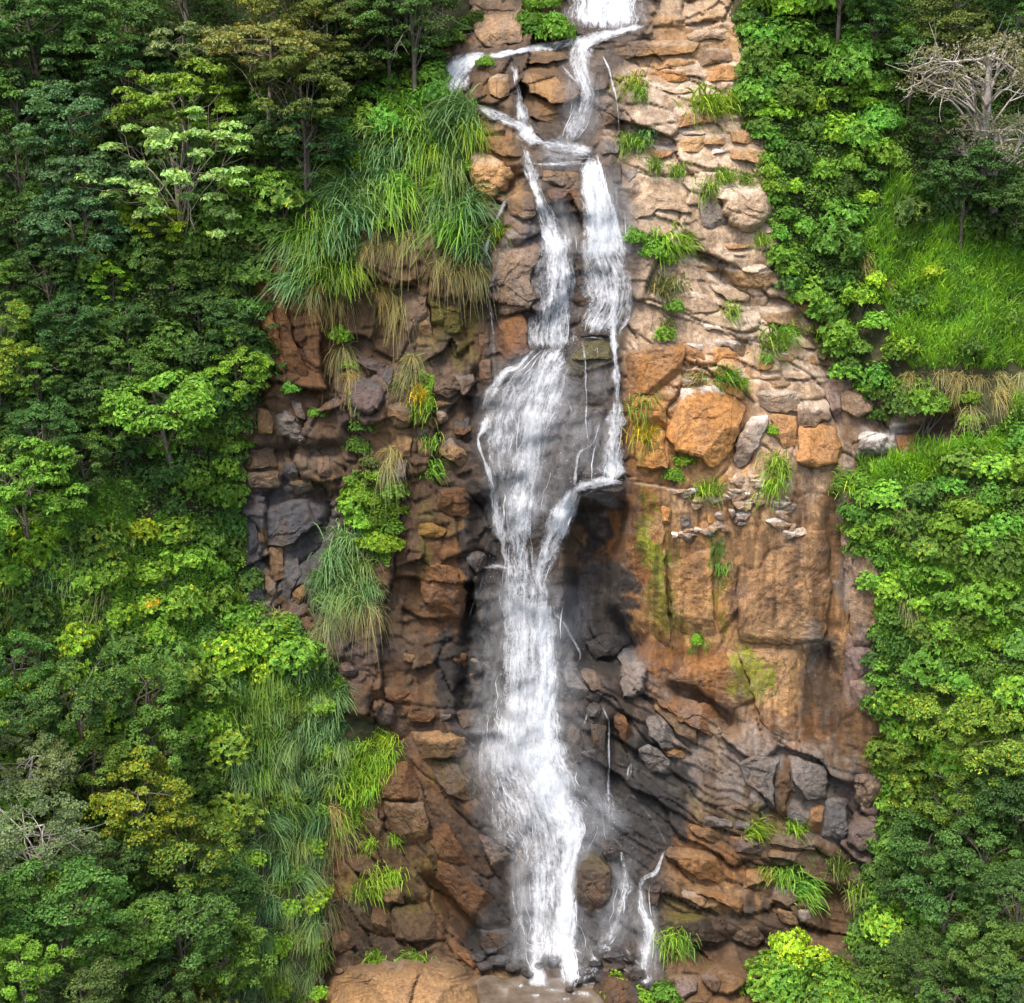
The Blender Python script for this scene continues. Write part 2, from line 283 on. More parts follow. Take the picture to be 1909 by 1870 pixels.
# ------------------------------------------------------------------ rock pieces one can pick out on the cliff, traced: colour, top colour, thickness
ROCKS = [  # zone, outline, colour, top colour, thickness m, share of the outline that is the sloping top
 ('A', '245 -20 470 -20 470 190 300 205 250 120', 'greybrown', 'grey', .9, .1), ('A', '320 360 360 330 410 345 414 430 370 447 325 430', 'tan', 'tan2', .8, .3),
 ('A', '470 320 560 308 650 328 700 368 732 420 690 470 600 466 520 420 470 370', 'tan', 'brown', 1.0, .25), ('A', '480 410 600 468 700 480 690 560 600 562 500 522', 'brown', 'dark', .5, .2),
 ('A', '440 240 560 234 680 232 680 275 560 290 450 285', 'brown', 'tan', .5, .35), ('A', '780 285 830 270 870 310 862 400 800 420 778 350', 'brown', 'dark', .6, .2),
 ('A', '840 215 960 200 1080 170 1210 142 1258 190 1220 240 1090 245 900 268 850 250', 'tan', 'tan2', .6, .5), ('A', '1092 252 1240 242 1252 292 1092 310', 'tan', 'tan2', .5, .4),
 ('A', '1092 325 1200 310 1266 316 1260 345 1180 370 1095 366', 'orange', 'pale', .5, .3), ('A', '1262 210 1340 180 1440 190 1500 240 1480 270 1290 290 1262 270', 'greybrown', 'pale', .6, .5),
 ('A', '1290 292 1480 277 1522 292 1482 340 1400 366 1300 362', 'orange', 'pale', .6, .2), ('A', '1222 140 1330 110 1440 100 1452 160 1340 175 1262 185', 'tan2', 'pale', .5, .6),
 ('A', '1080 365 1180 395 1280 415 1180 428 1090 402', 'tan2', 'pale', .4, .7), ('A', '1145 472 1250 460 1300 480 1300 560 1200 575 1147 512', 'orange', 'pale', .7, .5),
 ('A', '1302 480 1360 480 1382 515 1340 552 1302 556', 'tan', 'pale', .6, .4), ('A', '1390 510 1440 495 1500 520 1500 552 1420 556', 'tan2', 'pale', .5, .5),
 ('A', '1170 590 1295 570 1302 610 1180 622', 'grey', 'pale', .6, .7), ('A', '1182 626 1305 613 1306 692 1186 682', 'tan', 'pale', .5, .25),
 ('A', '1308 590 1400 585 1426 620 1420 656 1312 656', 'tan', 'pale', .7, .6), ('A', '1322 665 1400 656 1416 686 1332 702', 'pale', 'white', .5, .7),
 ('A', '1426 585 1500 565 1542 620 1500 652 1432 642', 'tan', 'tan2', .7, .4), ('A', '1420 672 1540 652 1592 702 1562 748 1430 716', 'tan', 'tan2', .8, .35),
 ('A', '1520 760 1590 748 1612 800 1572 842', 'tan2', 'pale', .6, .3), ('A', '1035 652 1160 645 1176 686 1100 722 1040 702', 'orange', 'grey', .6, .5),
 ('A', '985 800 1060 802 1160 870 1232 960 1080 952 1060 972 1000 992 960 900', 'tan2', 'greybrown', .8, .35), ('A', '1212 795 1300 786 1336 830 1300 872 1240 862 1202 830', 'pale', 'pale', .7, .5),
 ('A', '1290 882 1340 870 1402 990 1402 1042 1300 1022 1282 950', 'grey', 'grey', .5, .2), ('A', '1585 1032 1662 1012 1642 1062 1592 1062', 'pale', 'pale', .5, .6),
 ('A', '250 612 350 612 460 652 472 722 400 722 330 682', 'brown', 'brown', .5, .3),
 ('A', '402 872 480 852 522 882 532 980 470 1002 402 962', 'brown', 'tan', .6, .3), ('A', '557 772 660 766 750 772 756 830 650 846 572 822', 'greybrown', 'tan', .4, .4),
 ('A', '582 858 750 848 760 900 640 922 592 902', 'rust', 'brown', .4, .3), ('A', '502 545 640 542 682 602 640 642 562 642', 'brown', 'dark', .5, .3),
 ('A', '842 742 920 742 922 832 862 842', 'grey', 'blue', .4, .2), ('A', '832 502 910 492 912 562 842 572', 'brown', 'brown', .5, .3), ('A', '832 622 910 642 916 702 832 702', 'grey', 'blue', .5, .4),
 ('A', '940 642 1010 642 1022 692 940 722', 'greybrown', 'grey', .5, .4), ('A', '925 745 985 745 1000 790 950 840', 'grey', 'greybrown', .4, .3),
 ('B', '470 60 620 40 735 60 752 120 715 210 690 245 728 380 700 458 650 470 500 482 470 330 455 200', 'greybrown', 'greybrown', .5, .05), ('B', '502 495 640 485 685 560 685 715 600 765 520 780 490 640', 'rust', 'dark', .5, .1),
 ('B', '962 600 1060 545 1180 590 1198 628 1080 616 972 630', 'dark', 'brown', .5, .2), ('B', '957 655 1193 652 1203 770 962 770', 'moss', 'wet', .3, .05),
 ('B', '1040 1600 1150 1565 1280 1550 1292 1600 1282 1692 1200 1692 1040 1622', 'blue', 'wet', .6, .3), ('B', '0 400 60 390 80 640 0 660', 'tan', 'tan', .5, .1), ('B', '150 430 270 420 270 600 160 622', 'moss', 'brown', .5, .1),
 ('B', '370 560 428 552 448 760 380 760', 'rust', 'moss', .4, .1), ('B', '372 782 448 764 458 930 392 950', 'rust', 'orange', .4, .05), ('B', '100 922 200 850 330 862 380 900 240 962 130 982', 'greybrown', 'greybrown', .5, .5),
 ('B', '225 1182 300 1160 342 1200 280 1242 230 1232', 'rust', 'ochre', .5, .4),
 ('C', '310 272 500 266 560 320 642 440 480 472 380 442 330 332', 'tan2', 'pale', .6, .5), ('C', '505 152 570 136 650 170 640 212 540 202', 'tan', 'pale', .6, .6), ('C', '652 162 700 152 706 202 660 212', 'grey', 'greybrown', .5, .4),
 ('C', '712 182 790 140 870 138 952 190 990 250 960 302 830 322 772 292 720 222', 'tan', 'pale', 1.0, .5), ('C', '565 242 640 236 780 330 832 372 800 392 720 382 602 292', 'tan2', 'pale', .6, .6),
 ('C', '605 302 700 332 800 420 780 432 680 372 620 342', 'brown', 'grey', .4, .2), ('C', '832 372 920 382 950 420 1100 432 1182 482 1160 547 960 532 900 482 850 432', 'tan', 'pale', .8, .55),
 ('C', '1115 412 1170 392 1216 440 1180 482 1130 452', 'tan', 'greybrown', .7, .4), ('C', '1182 522 1240 502 1302 552 1270 592 1192 582', 'tan', 'mauve', .7, .4),
 ('C', '465 522 600 507 680 502 742 562 720 582 580 566 490 562', 'tan2', 'white', .6, .7), ('C', '602 597 680 592 740 626 822 692 800 722 680 662 620 682 602 642', 'greybrown', 'white', .6, .5),
 ('C', '622 684 690 664 800 724 790 752 640 772', 'orange', 'tan', .6, .2), ('C', '435 627 500 627 592 690 560 702 450 662', 'pale', 'white', .5, .7), ('C', '452 668 560 704 600 704 600 762 470 752', 'orange', 'tan', .5, .2),
 ('C', '110 722 220 682 380 672 430 702 420 800 402 922 300 962 150 952 110 852', 'orange', 'greybrown', 1.0, .15), ('C', '425 842 520 847 600 882 530 902 440 912', 'tan2', 'white', .5, .7),
 ('C', '622 817 740 822 802 882 790 902 640 882', 'tan2', 'white', .5, .6), ('C', '642 892 790 904 800 1002 760 982 640 922', 'orange', 'tan', .5, .2),
 ('C', '440 928 540 912 650 932 740 987 802 1052 792 1122 732 1302 660 1402 590 1402 560 1352 402 1322 347 1222 402 1052 422 962', 'orange', 'white', 1.1, .10), ('C', '130 982 290 972 330 1002 320 1182 200 1202 140 1152', 'orange', 'tan', .7, .1),
 ('C', '150 1212 320 1192 340 1362 330 1422 170 1422 147 1332', 'orange', 'tan', .8, .1), ('C', '872 962 930 932 1040 932 1130 952 1140 1062 1060 1082 960 1062 902 1022', 'greybrown', 'pale', .8, .35),
 ('C', '1122 932 1200 897 1270 922 1312 982 1342 1102 1240 1172 1152 1162 1146 1002', 'greybrown', 'pale', .9, .6), ('C', '1157 1174 1240 1179 1342 1114 1402 1272 1392 1402 1250 1422 1152 1402', 'orange', 'tan', .7, .05),
 ('C', '982 1092 1138 1102 1138 1282 1060 1302 1002 1222', 'orange', 'tan', .6, .1), ('C', '872 1062 940 1042 960 1142 902 1282 832 1402 760 1432 752 1332 802 1202', 'grey', 'white', .7, .3), ('C', '1292 872 1380 902 1400 1002 1402 1202 1342 1052 1312 962', 'mauve', 'grey', .5, .1),
 ('C', '1402 952 1520 942 1620 1002 1602 1082 1502 1112 1422 1062', 'greybrown', 'brown', .7, .2), ('C', '1742 1222 1842 1202 1902 1322 1762 1352', 'rust', 'dark', .6, .1),
 ('C', '832 592 900 577 910 642 852 662', 'grey', 'pale', .5, .4), ('C', '992 692 1100 702 1120 762 1022 762', 'tan', 'pale', .5, .5), ('C', '1112 682 1180 722 1222 782 1192 784', 'grey', 'pale', .4, .4), ('C', '1192 712 1240 722 1262 792 1230 784', 'tan', 'pale', .4, .4),
 ('C', '872 722 990 742 1000 812 902 822', 'orange', 'grey', .6, .5), ('C', '1022 822 1160 817 1160 872 1072 872', 'tan2', 'pale', .5, .5), ('C', '892 832 1000 837 1050 882 922 872', 'tan', 'white', .4, .6), ('C', '1142 612 1200 627 1250 692 1172 682', 'tan2', 'pale', .4, .5), ('C', '932 592 1000 622 1100 642 1130 672 940 642', 'orange', 'tan', .4, .5),
 ('C', '622 42 880 32 890 72 640 76', 'orange', 'orange', .3, .8), ('C', '300 0 480 -10 560 60 420 92 340 42', 'tan2', 'tan', .5, .6), ('C', '700 90 870 92 880 118 720 126', 'tan2', 'pale', .4, .7), ('C', '1290 690 1330 700 1310 760 1270 740', 'tan2', 'pale', .4, .4),
 ('C', '910 892 1060 890 1120 882 1140 905 1060 922 930 924', 'tan', 'greybrown', .5, .5), ('C', '1310 1100 1340 1110 1395 1235 1380 1240', 'grey', 'grey', .3, .1),
 ('D', '110 400 180 395 240 450 240 520 100 510', 'brown', 'tan', .7, .2), ('D', '100 590 180 680 240 800 220 822 130 722', 'grey', 'white', .4, .2), ('D', '182 692 300 742 340 902 362 1062 290 982 240 832', 'orange', 'tan', .5, .1),
 ('D', '270 482 340 472 382 742 422 902 502 1102 502 1202 380 1082 330 802', 'rust', 'orange', .5, .05), ('D', '790 1002 900 1022 1000 1062 960 1122 880 1092 820 1052', 'mauve', 'mauve', .6, .4),
 ('D', '1002 1064 1050 1092 1030 1202 962 1142', 'blue', 'mauve', .5, .2), ('D', '202 1342 290 1352 300 1502 210 1502', 'tan', 'greybrown', .6, .1), ('D', '80 1342 190 1322 198 1442 130 1472 80 1422', 'brown', 'greybrown', .6, .3),
 ('D', '410 1292 470 1302 502 1422 440 1392', 'grey', 'blue', .5, .1), ('D', '1192 1462 1260 1442 1282 1502 1202 1512', 'grey', 'lime', .5, .4), ('D', '1192 1532 1270 1532 1282 1642 1212 1652', 'tan', 'greybrown', .5, .1),
 ('D', '1327 1602 1400 1512 1480 1602 1522 1682 1450 1702', 'tan', 'grey', .7, .3), ('D', '1112 602 1240 602 1270 882 1202 962 1122 862', 'greybrown', 'tan', .6, .05), ('D', '1272 642 1360 662 1360 902 1282 902', 'moss', 'moss', .4, .05),
 ('D', '1062 1502 1160 1502 1150 1642 1082 1642', 'tan', 'brown', .6, .1), ('D', '1002 1662 1130 1652 1110 1842 1002 1832', 'grey', 'mauve', .6, .1), ('D', '1292 1132 1400 1102 1460 1202 1400 1282 1302 1252', 'greybrown', 'brown', .6, .4),
 ('D', '1422 1112 1540 1092 1562 1182 1480 1262', 'greybrown', 'grey', .6, .4), ('D', '1302 1292 1480 1272 1470 1302 1312 1342', 'brown', 'tan', .4, .6), ('D', '1422 1432 1520 1382 1512 1472 1440 1492', 'blue', 'blue', .5, .3),
 ('D', '100 1602 300 1582 340 1702 120 1722', 'brown', 'dark', .5, .2), ('D', '360 1682 450 1662 450 1762 370 1782', 'blue', 'brown', .4, .1), ('D', '562 1652 640 1622 660 1762 582 1762', 'greybrown', 'brown', .5, .1), ('D', '130 1740 330 1720 350 1830 150 1840', 'greybrown', 'brown', .5, .1), ('D', '400 1800 520 1780 560 1850 430 1880', 'greybrown', 'ochre', .5, .2),
 ('E', '130 332 210 322 230 602 160 622', 'blue', 'mauve', .5, .05), ('E', '280 272 460 172 560 162 650 212 660 322 500 402 450 482 290 472', 'blue', 'mauve', .8, .15), ('E', '215 340 255 350 292 480 262 562', 'tan', 'brown', .4, .1),
 ('E', '292 492 380 482 390 692 330 722 292 602', 'tan', 'orange', .6, .05), ('E', '390 522 470 562 500 682 400 862 372 802', 'blue', 'blue', .5, .1), ('E', '150 642 220 622 260 862 170 922 140 802', 'blue', 'grey', .5, .05), ('E', '242 602 330 742 356 852 280 862', 'greybrown', 'grey', .5, .05), ('E', '440 792 520 732 530 802 470 882', 'orange', 'tan', .4, .1),
 ('E', '1207 1582 1360 1562 1400 1602 1340 1652 1222 1642', 'rust', 'brown', .8, .3), ('E', '1512 1582 1680 1552 1710 1662 1562 1692', 'brown', 'mauve', .5, .2),
 ('E', '1402 1592 1500 1572 1480 1622 1412 1642', 'grey', 'grey', .5, .5), ('E', '1612 1332 1690 1322 1690 1412 1622 1402', 'brown', 'tan', .5, .2), ('E', '1192 1722 1400 1702 1600 1762 1640 1838 1400 1900 1162 1860', 'brown', 'tan', .8, .4),
 ('E', '1502 1172 1590 1202 1570 1302 1502 1242', 'rust', 'ochre', .5, .2), ('E', '1172 1192 1250 1202 1260 1262 1172 1252', 'tan', 'tan', .5, .4), ('E', '1040 1420 1180 1400 1230 1460 1130 1530 1060 1490', 'rust', 'brown', .5, .3), ('E', '1260 335 1350 322 1460 380 1400 440 1280 420', 'ochre', 'ochre', .5, .4), ('E', '1290 640 1400 600 1540 660 1580 820 1560 960 1420 960 1310 860', 'rust', 'orange', .7, .05), ('E', '1400 120 1600 100 1610 300 1500 300 1400 240', 'rust', 'brown', .5, .05),
 ('F', '832 1002 1000 922 1060 1002 1052 1092 902 1102', 'wet', 'wet', .6, .3), ('F', '652 1152 730 1152 862 1322 800 1422 722 1302', 'grey', 'blue', .6, .2), ('F', '792 1162 900 1182 950 1292 880 1322 802 1222', 'greybrown', 'grey', .6, .2),
 ('F', '832 1442 890 1382 930 1422 922 1502 852 1502', 'grey', 'blue', .5, .3), ('F', '872 1504 960 1504 980 1842 890 1842', 'brown', 'brown', .6, .03), ('F', '1002 1442 1100 1502 1152 1602 1132 1702 1042 1602', 'rust', 'orange', .5, .1), ('F', '1232 1482 1300 1462 1400 1562 1452 1682 1362 1712 1262 1622', 'grey', 'grey', .7, .2),
 ('F', '1182 1702 1260 1672 1400 1782 1422 1872 1262 1872', 'grey', 'grey', .7, .2), ('F', '1292 1372 1400 1422 1582 1562 1582 1682 1440 1602 1302 1442', 'brown', 'tan', .5, .2), ('F', '702 1502 808 1602 810 1802 722 1782', 'brown', 'rust', .5, .05), ('F', '642 1002 700 982 740 1042 722 1112 642 1112', 'wet', 'blue', .5, .3),
 ('G', '200 1382 340 1382 560 1432 690 1562 700 1642 600 1642 400 1552 240 1442', 'rust', 'brown', .7, .1), ('G', '1402 62 1470 52 1490 502 1482 762 1472 902 1422 402', 'greybrown', 'grey', .5, .02), ('G', '1492 302 1560 332 1650 502 1652 702 1620 902 1502 932 1484 782', 'greybrown', 'tan', .5, .03),
 ('G', '1442 982 1600 962 1622 1362 1482 1382 1442 1162', 'mauve', 'grey', .5, .03), ('G', '250 142 320 172 300 292 250 262', 'orange', 'tan', .4, .1), ('G', '540 192 620 202 630 292 560 302', 'orange', 'tan', .4, .1), ('G', '380 202 460 222 450 302 380 312', 'blue', 'blue', .3, .1),
 ('H', '920 132 1010 82 1130 92 1110 202 1108 372 1060 302 960 222', 'grey', 'grey', .7, .08), ('H', '1192 84 1280 112 1380 132 1390 302 1290 332 1202 202', 'grey', 'grey', .7, .08), ('H', '1302 326 1385 352 1360 502 1292 472', 'orange', 'tan', .5, .05), ('H', '1172 402 1200 342 1290 442 1270 482', 'blue', 'blue', .4, .1), ('H', '1392 312 1500 312 1512 502 1450 542 1372 502', 'blue', 'grey', .6, .05), ('H', '1118 112 1188 86 1198 252 1160 422 1114 382', 'brown', 'brown', .5, .05),
 ('H', '1522 442 1640 382 1700 482 1692 562 1580 602 1502 542', 'mauve', 'brown', .8, .2), ('H', '1532 182 1660 172 1692 282 1602 382 1542 302', 'greybrown', 'mauve', .7, .2), ('H', '542 552 760 592 820 682 840 762 700 742 522 622', 'orange', 'tan', .7, .4), ('H', '582 757 720 782 860 832 932 882 920 932 780 862 602 792', 'orange', 'tan', .7, .4), ('H', '602 802 760 842 900 922 880 962 740 902 620 842', 'tan', 'pale', .5, .3),
 ('H', '962 692 1040 682 1056 762 942 802', 'tan', 'orange', .7, .3), ('H', '1062 692 1110 692 1102 792 1062 792', 'orange', 'tan', .6, .2), ('H', '1092 772 1200 792 1260 862 1180 902 1102 852', 'greybrown', 'grey', .6, .4), ('H', '1252 822 1380 832 1390 902 1302 892', 'greybrown', 'grey', .6, .4), ('H', '1232 922 1300 892 1310 962 1252 982', 'grey', 'pale', .6, .3), ('H', '1092 492 1300 522 1320 592 1082 562', 'greybrown', 'mauve', .6, .3),
 ('H', '862 502 990 532 1060 572 1040 622 872 592', 'mauve', 'orange', .6, .2), ('H', '1082 582 1300 612 1330 692 1200 652 1082 632', 'greybrown', 'tan', .6, .3), ('H', '732 402 880 432 890 472 742 462', 'grey', 'grey', .5, .4), ('H', '902 422 1000 452 1010 482 902 476', 'grey', 'blue', .5, .4), ('H', '382 32 450 22 520 92 570 132 540 182 460 142 382 92', 'grey', 'grey', .6, .2), ('H', '502 52 640 42 620 92 540 92', 'orange', 'ochre', .5, .4), ('H', '830 300 960 320 1050 400 1000 410 860 350', 'greybrown', 'grey', .5, .4), ('H', '640 440 760 480 860 540 760 550 650 490', 'brown', 'orange', .5, .3), ('H', '1120 900 1230 930 1240 1010 1140 980', 'brown', 'tan', .6, .3),
 ('H', '152 522 260 562 310 642 200 642', 'mauve', 'brown', .5, .3), ('H', '172 1112 260 1092 330 1182 270 1222 180 1172', 'blue', 'wet', .5, .4), ('H', '402 782 500 772 480 902 432 902', 'brown', 'mauve', .6, .2), ('H', '330 840 365 850 370 960 320 990', 'brown', 'moss', .5, .1), ('H', '500 950 700 930 860 1000 840 1080 640 1100 510 1040', 'dark', 'moss', .7, .3), ('H', '880 1000 1000 980 1060 1060 1010 1120 890 1080', 'greybrown', 'brown', .6, .3),
 ('I', '460 322 500 202 620 122 760 182 720 352 600 372 500 352', 'rust', 'orange', .6, .2), ('I', '502 374 760 384 800 602 740 702 562 562', 'brown', 'greybrown', .6, .15), ('I', '440 862 600 902 640 1002 520 992', 'tan', 'moss', .6, .2), ('I', '562 1022 740 1002 900 1082 880 1222 602 1232', 'brown', 'moss', .6, .2), ('I', '440 982 540 1012 570 1182 490 1252 430 1102', 'brown', 'rust', .6, .1), ('I', '842 702 1000 832 1130 932 1240 1012 1260 1082 1060 1112 940 962 830 842', 'rust', 'orange', .6, .1),
 ('I', '762 122 900 102 1060 262 1110 392 900 332', 'brown', 'moss', .5, .2), ('I', '742 364 900 522 1080 782 1100 902 960 822 800 642', 'rust', 'brown', .5, .1), ('I', '1082 562 1190 612 1330 742 1310 802 1182 792', 'greybrown', 'mauve', .5, .2), ('I', '1102 1152 1220 1132 1330 1182 1330 1262 1200 1332 1102 1262', 'dark', 'blue', .6, .3), ('I', '952 1292 1020 1302 1085 1372 1060 1402 980 1332', 'rust', 'orange', .5, .3), ('I', '192 1182 280 1162 330 1252 250 1312 202 1292', 'brown', 'rust', .6, .3), ('I', '350 380 440 340 500 520 480 640 400 560', 'brown', 'mauve', .5, .1), ('I', '270 700 400 690 520 860 430 860 320 800', 'brown', 'moss', .5, .2),
]
BOULDERS = [  # loose stones and boulders: things of their own
 ('A', '215 702 260 668 330 688 420 758 447 802 402 872 330 912 270 902 235 822', 'tan', 'tan2', 1.4, .3, 'large rounded tan boulder beside the top of the left stream', 'boulder'),
 ('A', '1340 812 1400 785 1500 810 1590 860 1627 922 1602 1002 1522 1072 1420 1052 1387 962 1350 882', 'tan2', 'pale', 1.5, .35, 'big pale cream boulder against the shrubs on the right of the upper cliff', 'boulder'),
 ('B', '110 1082 170 1075 192 1152 140 1177 115 1132', 'tan', 'pale', .7, .4, 'small pale round stone left of the middle fall', 'stone'),
 ('B', '125 1292 190 1252 260 1302 292 1382 240 1422 150 1372', 'greybrown', 'tan', .9, .3, 'tan pear shaped boulder left of the middle fall, below the small pale stone', 'boulder'),
 ('C', '1490 1132 1600 1142 1700 1202 1740 1342 1600 1352 1502 1302', 'grey', 'white', .9, .5, 'white and black streaked overhanging rock under the right hand shrubs', 'rock'),
 ('D', '740 1142 800 1112 900 1152 990 1212 1000 1262 940 1382 860 1392 780 1332 740 1232', 'mauve', 'blue', 1.5, .35, 'big purple grey boulder lodged in the left cliff', 'boulder'),
 ('D', '1010 1312 1070 1282 1150 1302 1187 1372 1150 1452 1060 1482 1010 1402', 'tan', 'greybrown', 1.3, .35, 'round tan boulder right below the purple grey boulder', 'boulder'),
 ('D', '305 1352 400 1342 480 1452 512 1562 430 1562 320 1512', 'grey', 'blue', 1.2, .2, 'angular grey boulder at the forest edge of the left cliff', 'boulder'),
 ('D', '1302 1382 1380 1342 1392 1422 1332 1452', 'tan2', 'pale', .8, .4, 'pale pinkish stone just above the blue grey wet rock left of the fall', 'stone'),
 ('E', '960 1502 1030 1472 1132 1562 1122 1662 1030 1682 970 1602', 'mauve', 'brown', 1.3, .3, 'brown mauve boulder above the lime green grass mound', 'boulder'),
 ('E', '720 1252 840 1242 882 1312 832 1372 732 1332', 'mauve', 'dark', 1.0, .3, 'dark mauve boulder at the foot of the hanging dry grass', 'boulder'),
 ('E', '1592 522 1660 492 1742 562 1722 662 1640 672 1582 592', 'grey', 'blue', .9, .4, 'smooth wet grey boulder touching the left edge of the main fall', 'boulder'),
 ('E', '1612 1202 1742 1272 1732 1302 1612 1252', 'tan2', 'pale', .5, .5, 'pale bar shaped stone beside the left edge of the main fall', 'stone'),
 ('F', '1060 1022 1160 992 1232 1112 1242 1252 1182 1372 1082 1402 1050 1302 1060 1152', 'grey', 'blue', 1.4, .3, 'rough dark grey boulder right of the main fall at half height', 'boulder'),
 ('H', '40 702 110 582 190 642 230 722 230 852 190 932 100 932 40 862', 'brown', 'moss', 1.3, .3, 'mossy brown boulder between the main fall and the small side stream', 'boulder'),
 ('H', '560 1252 680 1242 702 1352 600 1417 560 1332', 'mauve', 'greybrown', 1.2, .4, 'mauve brown boulder at the bottom beside the last side stream', 'boulder'),
 ('H', '702 1222 830 1292 820 1372 720 1332', 'dark', 'mauve', 1.0, .4, 'dark wet boulder right of the mauve brown one at the bottom', 'boulder'),
 ('H', '160 1242 250 1222 340 1262 430 1352 440 1450 140 1450 130 1330', 'dark', 'dark', 1.3, .3, 'dark rock at the bottom edge behind the small green bushes', 'boulder'),
 ('I', '80 1640 160 1490 260 1390 420 1350 580 1340 700 1338 850 1335 990 1400 1080 1460 1135 1560 1112 1660 900 1760 300 1760', 'tan', 'tan2', 4.2, .12, 'huge orange tan boulder at the bottom edge below the moss patch', 'boulder'),
 ('I', '1340 1542 1390 1502 1407 1562 1360 1574', 'brown', 'tan', .5, .4, 'small brown stone in the pool, leftmost of three', 'stone'),
 ('I', '1420 1552 1500 1517 1537 1542 1480 1584 1430 1584', 'brown', 'tan', .5, .4, 'flat brown stone in the pool, middle of three', 'stone'),
 ('I', '1578 1552 1602 1500 1652 1542 1642 1592 1590 1592', 'greybrown', 'tan', .5, .4, 'pointed stone in the pool, rightmost of three', 'stone'),
 ('I', '1480 1332 1530 1287 1600 1292 1612 1372 1500 1402', 'wet', 'blue', .8, .4, 'black wet rock splitting the foot of the main fall', 'rock'),
 ('I', '1662 1292 1730 1290 1752 1372 1692 1374', 'wet', 'blue', .7, .4, 'black wet rock at the right of the foot of the main fall', 'rock'),
 ('I', '200 1402 250 1382 272 1432 222 1452', 'greybrown', 'tan', .6, .4, 'small brown stone up against the huge orange boulder', 'stone'),
 ('I', '108 1462 152 1455 154 1500 110 1502', 'grey', 'grey', .5, .4, 'tiny grey stone by the reeds left of the huge orange boulder', 'stone'),
]
_rs = np.random.default_rng(99)
for _cx, _cy, _sx, _sy, _n in [(1330, 925, 95, 18, 16), (1395, 915, 30, 34, 9), (1370, 965, 40, 18, 8), (1300, 998, 36, 10, 8), (1470, 940, 24, 40, 8), (1480, 985, 30, 14, 4)]:
    for _ in range(_n):
        _x = _cx + _rs.normal(0, .5) * _sx; _y = _cy + _rs.normal(0, .5) * _sy; _r = _rs.uniform(8, 19); _a = np.sort(_rs.uniform(0, 6.283, 6)); _e = _rs.uniform(.5, 1.0)
        ROCKS.append(('P', ' '.join(f'{_x + math.cos(t) * _r * 1.2:.1f} {_y + math.sin(t) * _r * _e:.1f}' for t in _a), str(_rs.choice(['pale', 'tan2', 'tan2', 'grey', 'greybrown'])), str(_rs.choice(['white', 'pale', 'tan2'])), .4, .4))
ROCKS += [('P', s_, a_, b_, t_, .03) for s_, a_, b_, t_ in [
 ('1180 950 1235 942 1240 1100 1250 1200 1230 1250 1185 1200 1152 1120 1165 1020', 'map', 'map', 0.45), ('1242 1012 1330 1016 1326 1100 1330 1195 1266 1210 1250 1120', 'map', 'map', 0.34),
 ('1380 1010 1450 986 1540 990 1545 1100 1535 1190 1500 1198 1440 1198 1382 1195 1378 1090', 'map', 'map', 0.41), ('1342 1012 1374 1010 1374 1190 1340 1190', 'map', 'map', 0.22), ('1250 1216 1345 1207 1372 1217 1420 1330 1362 1328 1300 1280 1247 1270', 'map', 'map', 0.45),
 ('1376 1216 1498 1208 1498 1380 1440 1374 1420 1340', 'map', 'map', 0.41), ('1562 906 1590 916 1600 1000 1576 1180 1572 1010', 'map', 'map', 0.38), ('1586 1000 1634 1050 1640 1190 1592 1214 1582 1120', 'map', 'map', 0.38),
 ('1586 1222 1630 1207 1635 1330 1600 1340 1583 1290', 'map', 'map', 0.38), ('1546 1190 1580 1188 1578 1260 1550 1262', 'map', 'map', 0.30)]]
FOOT = []
for _k, (_x, _y, _r) in enumerate([(905, 1800, 15), (930, 1790, 18), (955, 1805, 14), (970, 1780, 16), (985, 1815, 12), (1005, 1800, 10), (1090, 1812, 15), (1110, 1795, 14), (1125, 1822, 16), (1075, 1828, 9), (940, 1830, 9), (1150, 1800, 15), (1175, 1785, 14), (1190, 1815, 18), (1215, 1840, 16), (1060, 1845, 8), (915, 1770, 14), (890, 1785, 15)]):
    _a = np.sort(_rs.uniform(0, 6.283, 7)); FOOT.append(('P', ' '.join(f'{_x + math.cos(t) * _r * 1.25:.1f} {_y + math.sin(t) * _r * .85:.1f}' for t in np.linspace(0, 5.5, 8) + _rs.uniform(-.2, .2, 8)), str(_rs.choice(['wet', 'dark', 'blue'])), str(_rs.choice(['wet', 'blue'])), .9, .4))
_rm = np.zeros_like(GXX, float)
for q in ROCKS + BOULDERS: _rm = np.maximum(_rm, inpoly(tr(q[0], q[1]), GXX, GYY))
G_RM = blur(_rm, 1, 1)

# ------------------------------------------------------------------ meso relief of the rock
def rot(x, y, deg):
    c, s = math.cos(R(deg)), math.sin(R(deg)); return x * c + y * s, -x * s + y * c
def blocks(px, py, sx, sy, ang, s, amp, tilt, groove, warp=10, step=.35, pw=5.0):
    wx = px + warp * (fbm(px / 60, py / 60, s + 3, 2) - .5) * 2; wy = py + warp * (fbm(px / 60, py / 60, s + 9, 2) - .5) * 2
    x, y = rot(wx, wy, ang)
    e, ci, cj, ox, oy = cells(x / sx, y / sy, s, pw)
    h = (hsh(ci, cj, s + 5) - .5) * 2 * amp
    ta = (hsh(ci, cj, s + 6) - .5) * 2 * tilt; tb = (hsh(ci, cj, s + 7) - .5) * 2 * tilt
    g = groove * (1 - sstep(0., .055, e))
    return h + ta * ox + tb * oy - step * oy + g, hsh(ci, cj, s + 8), e
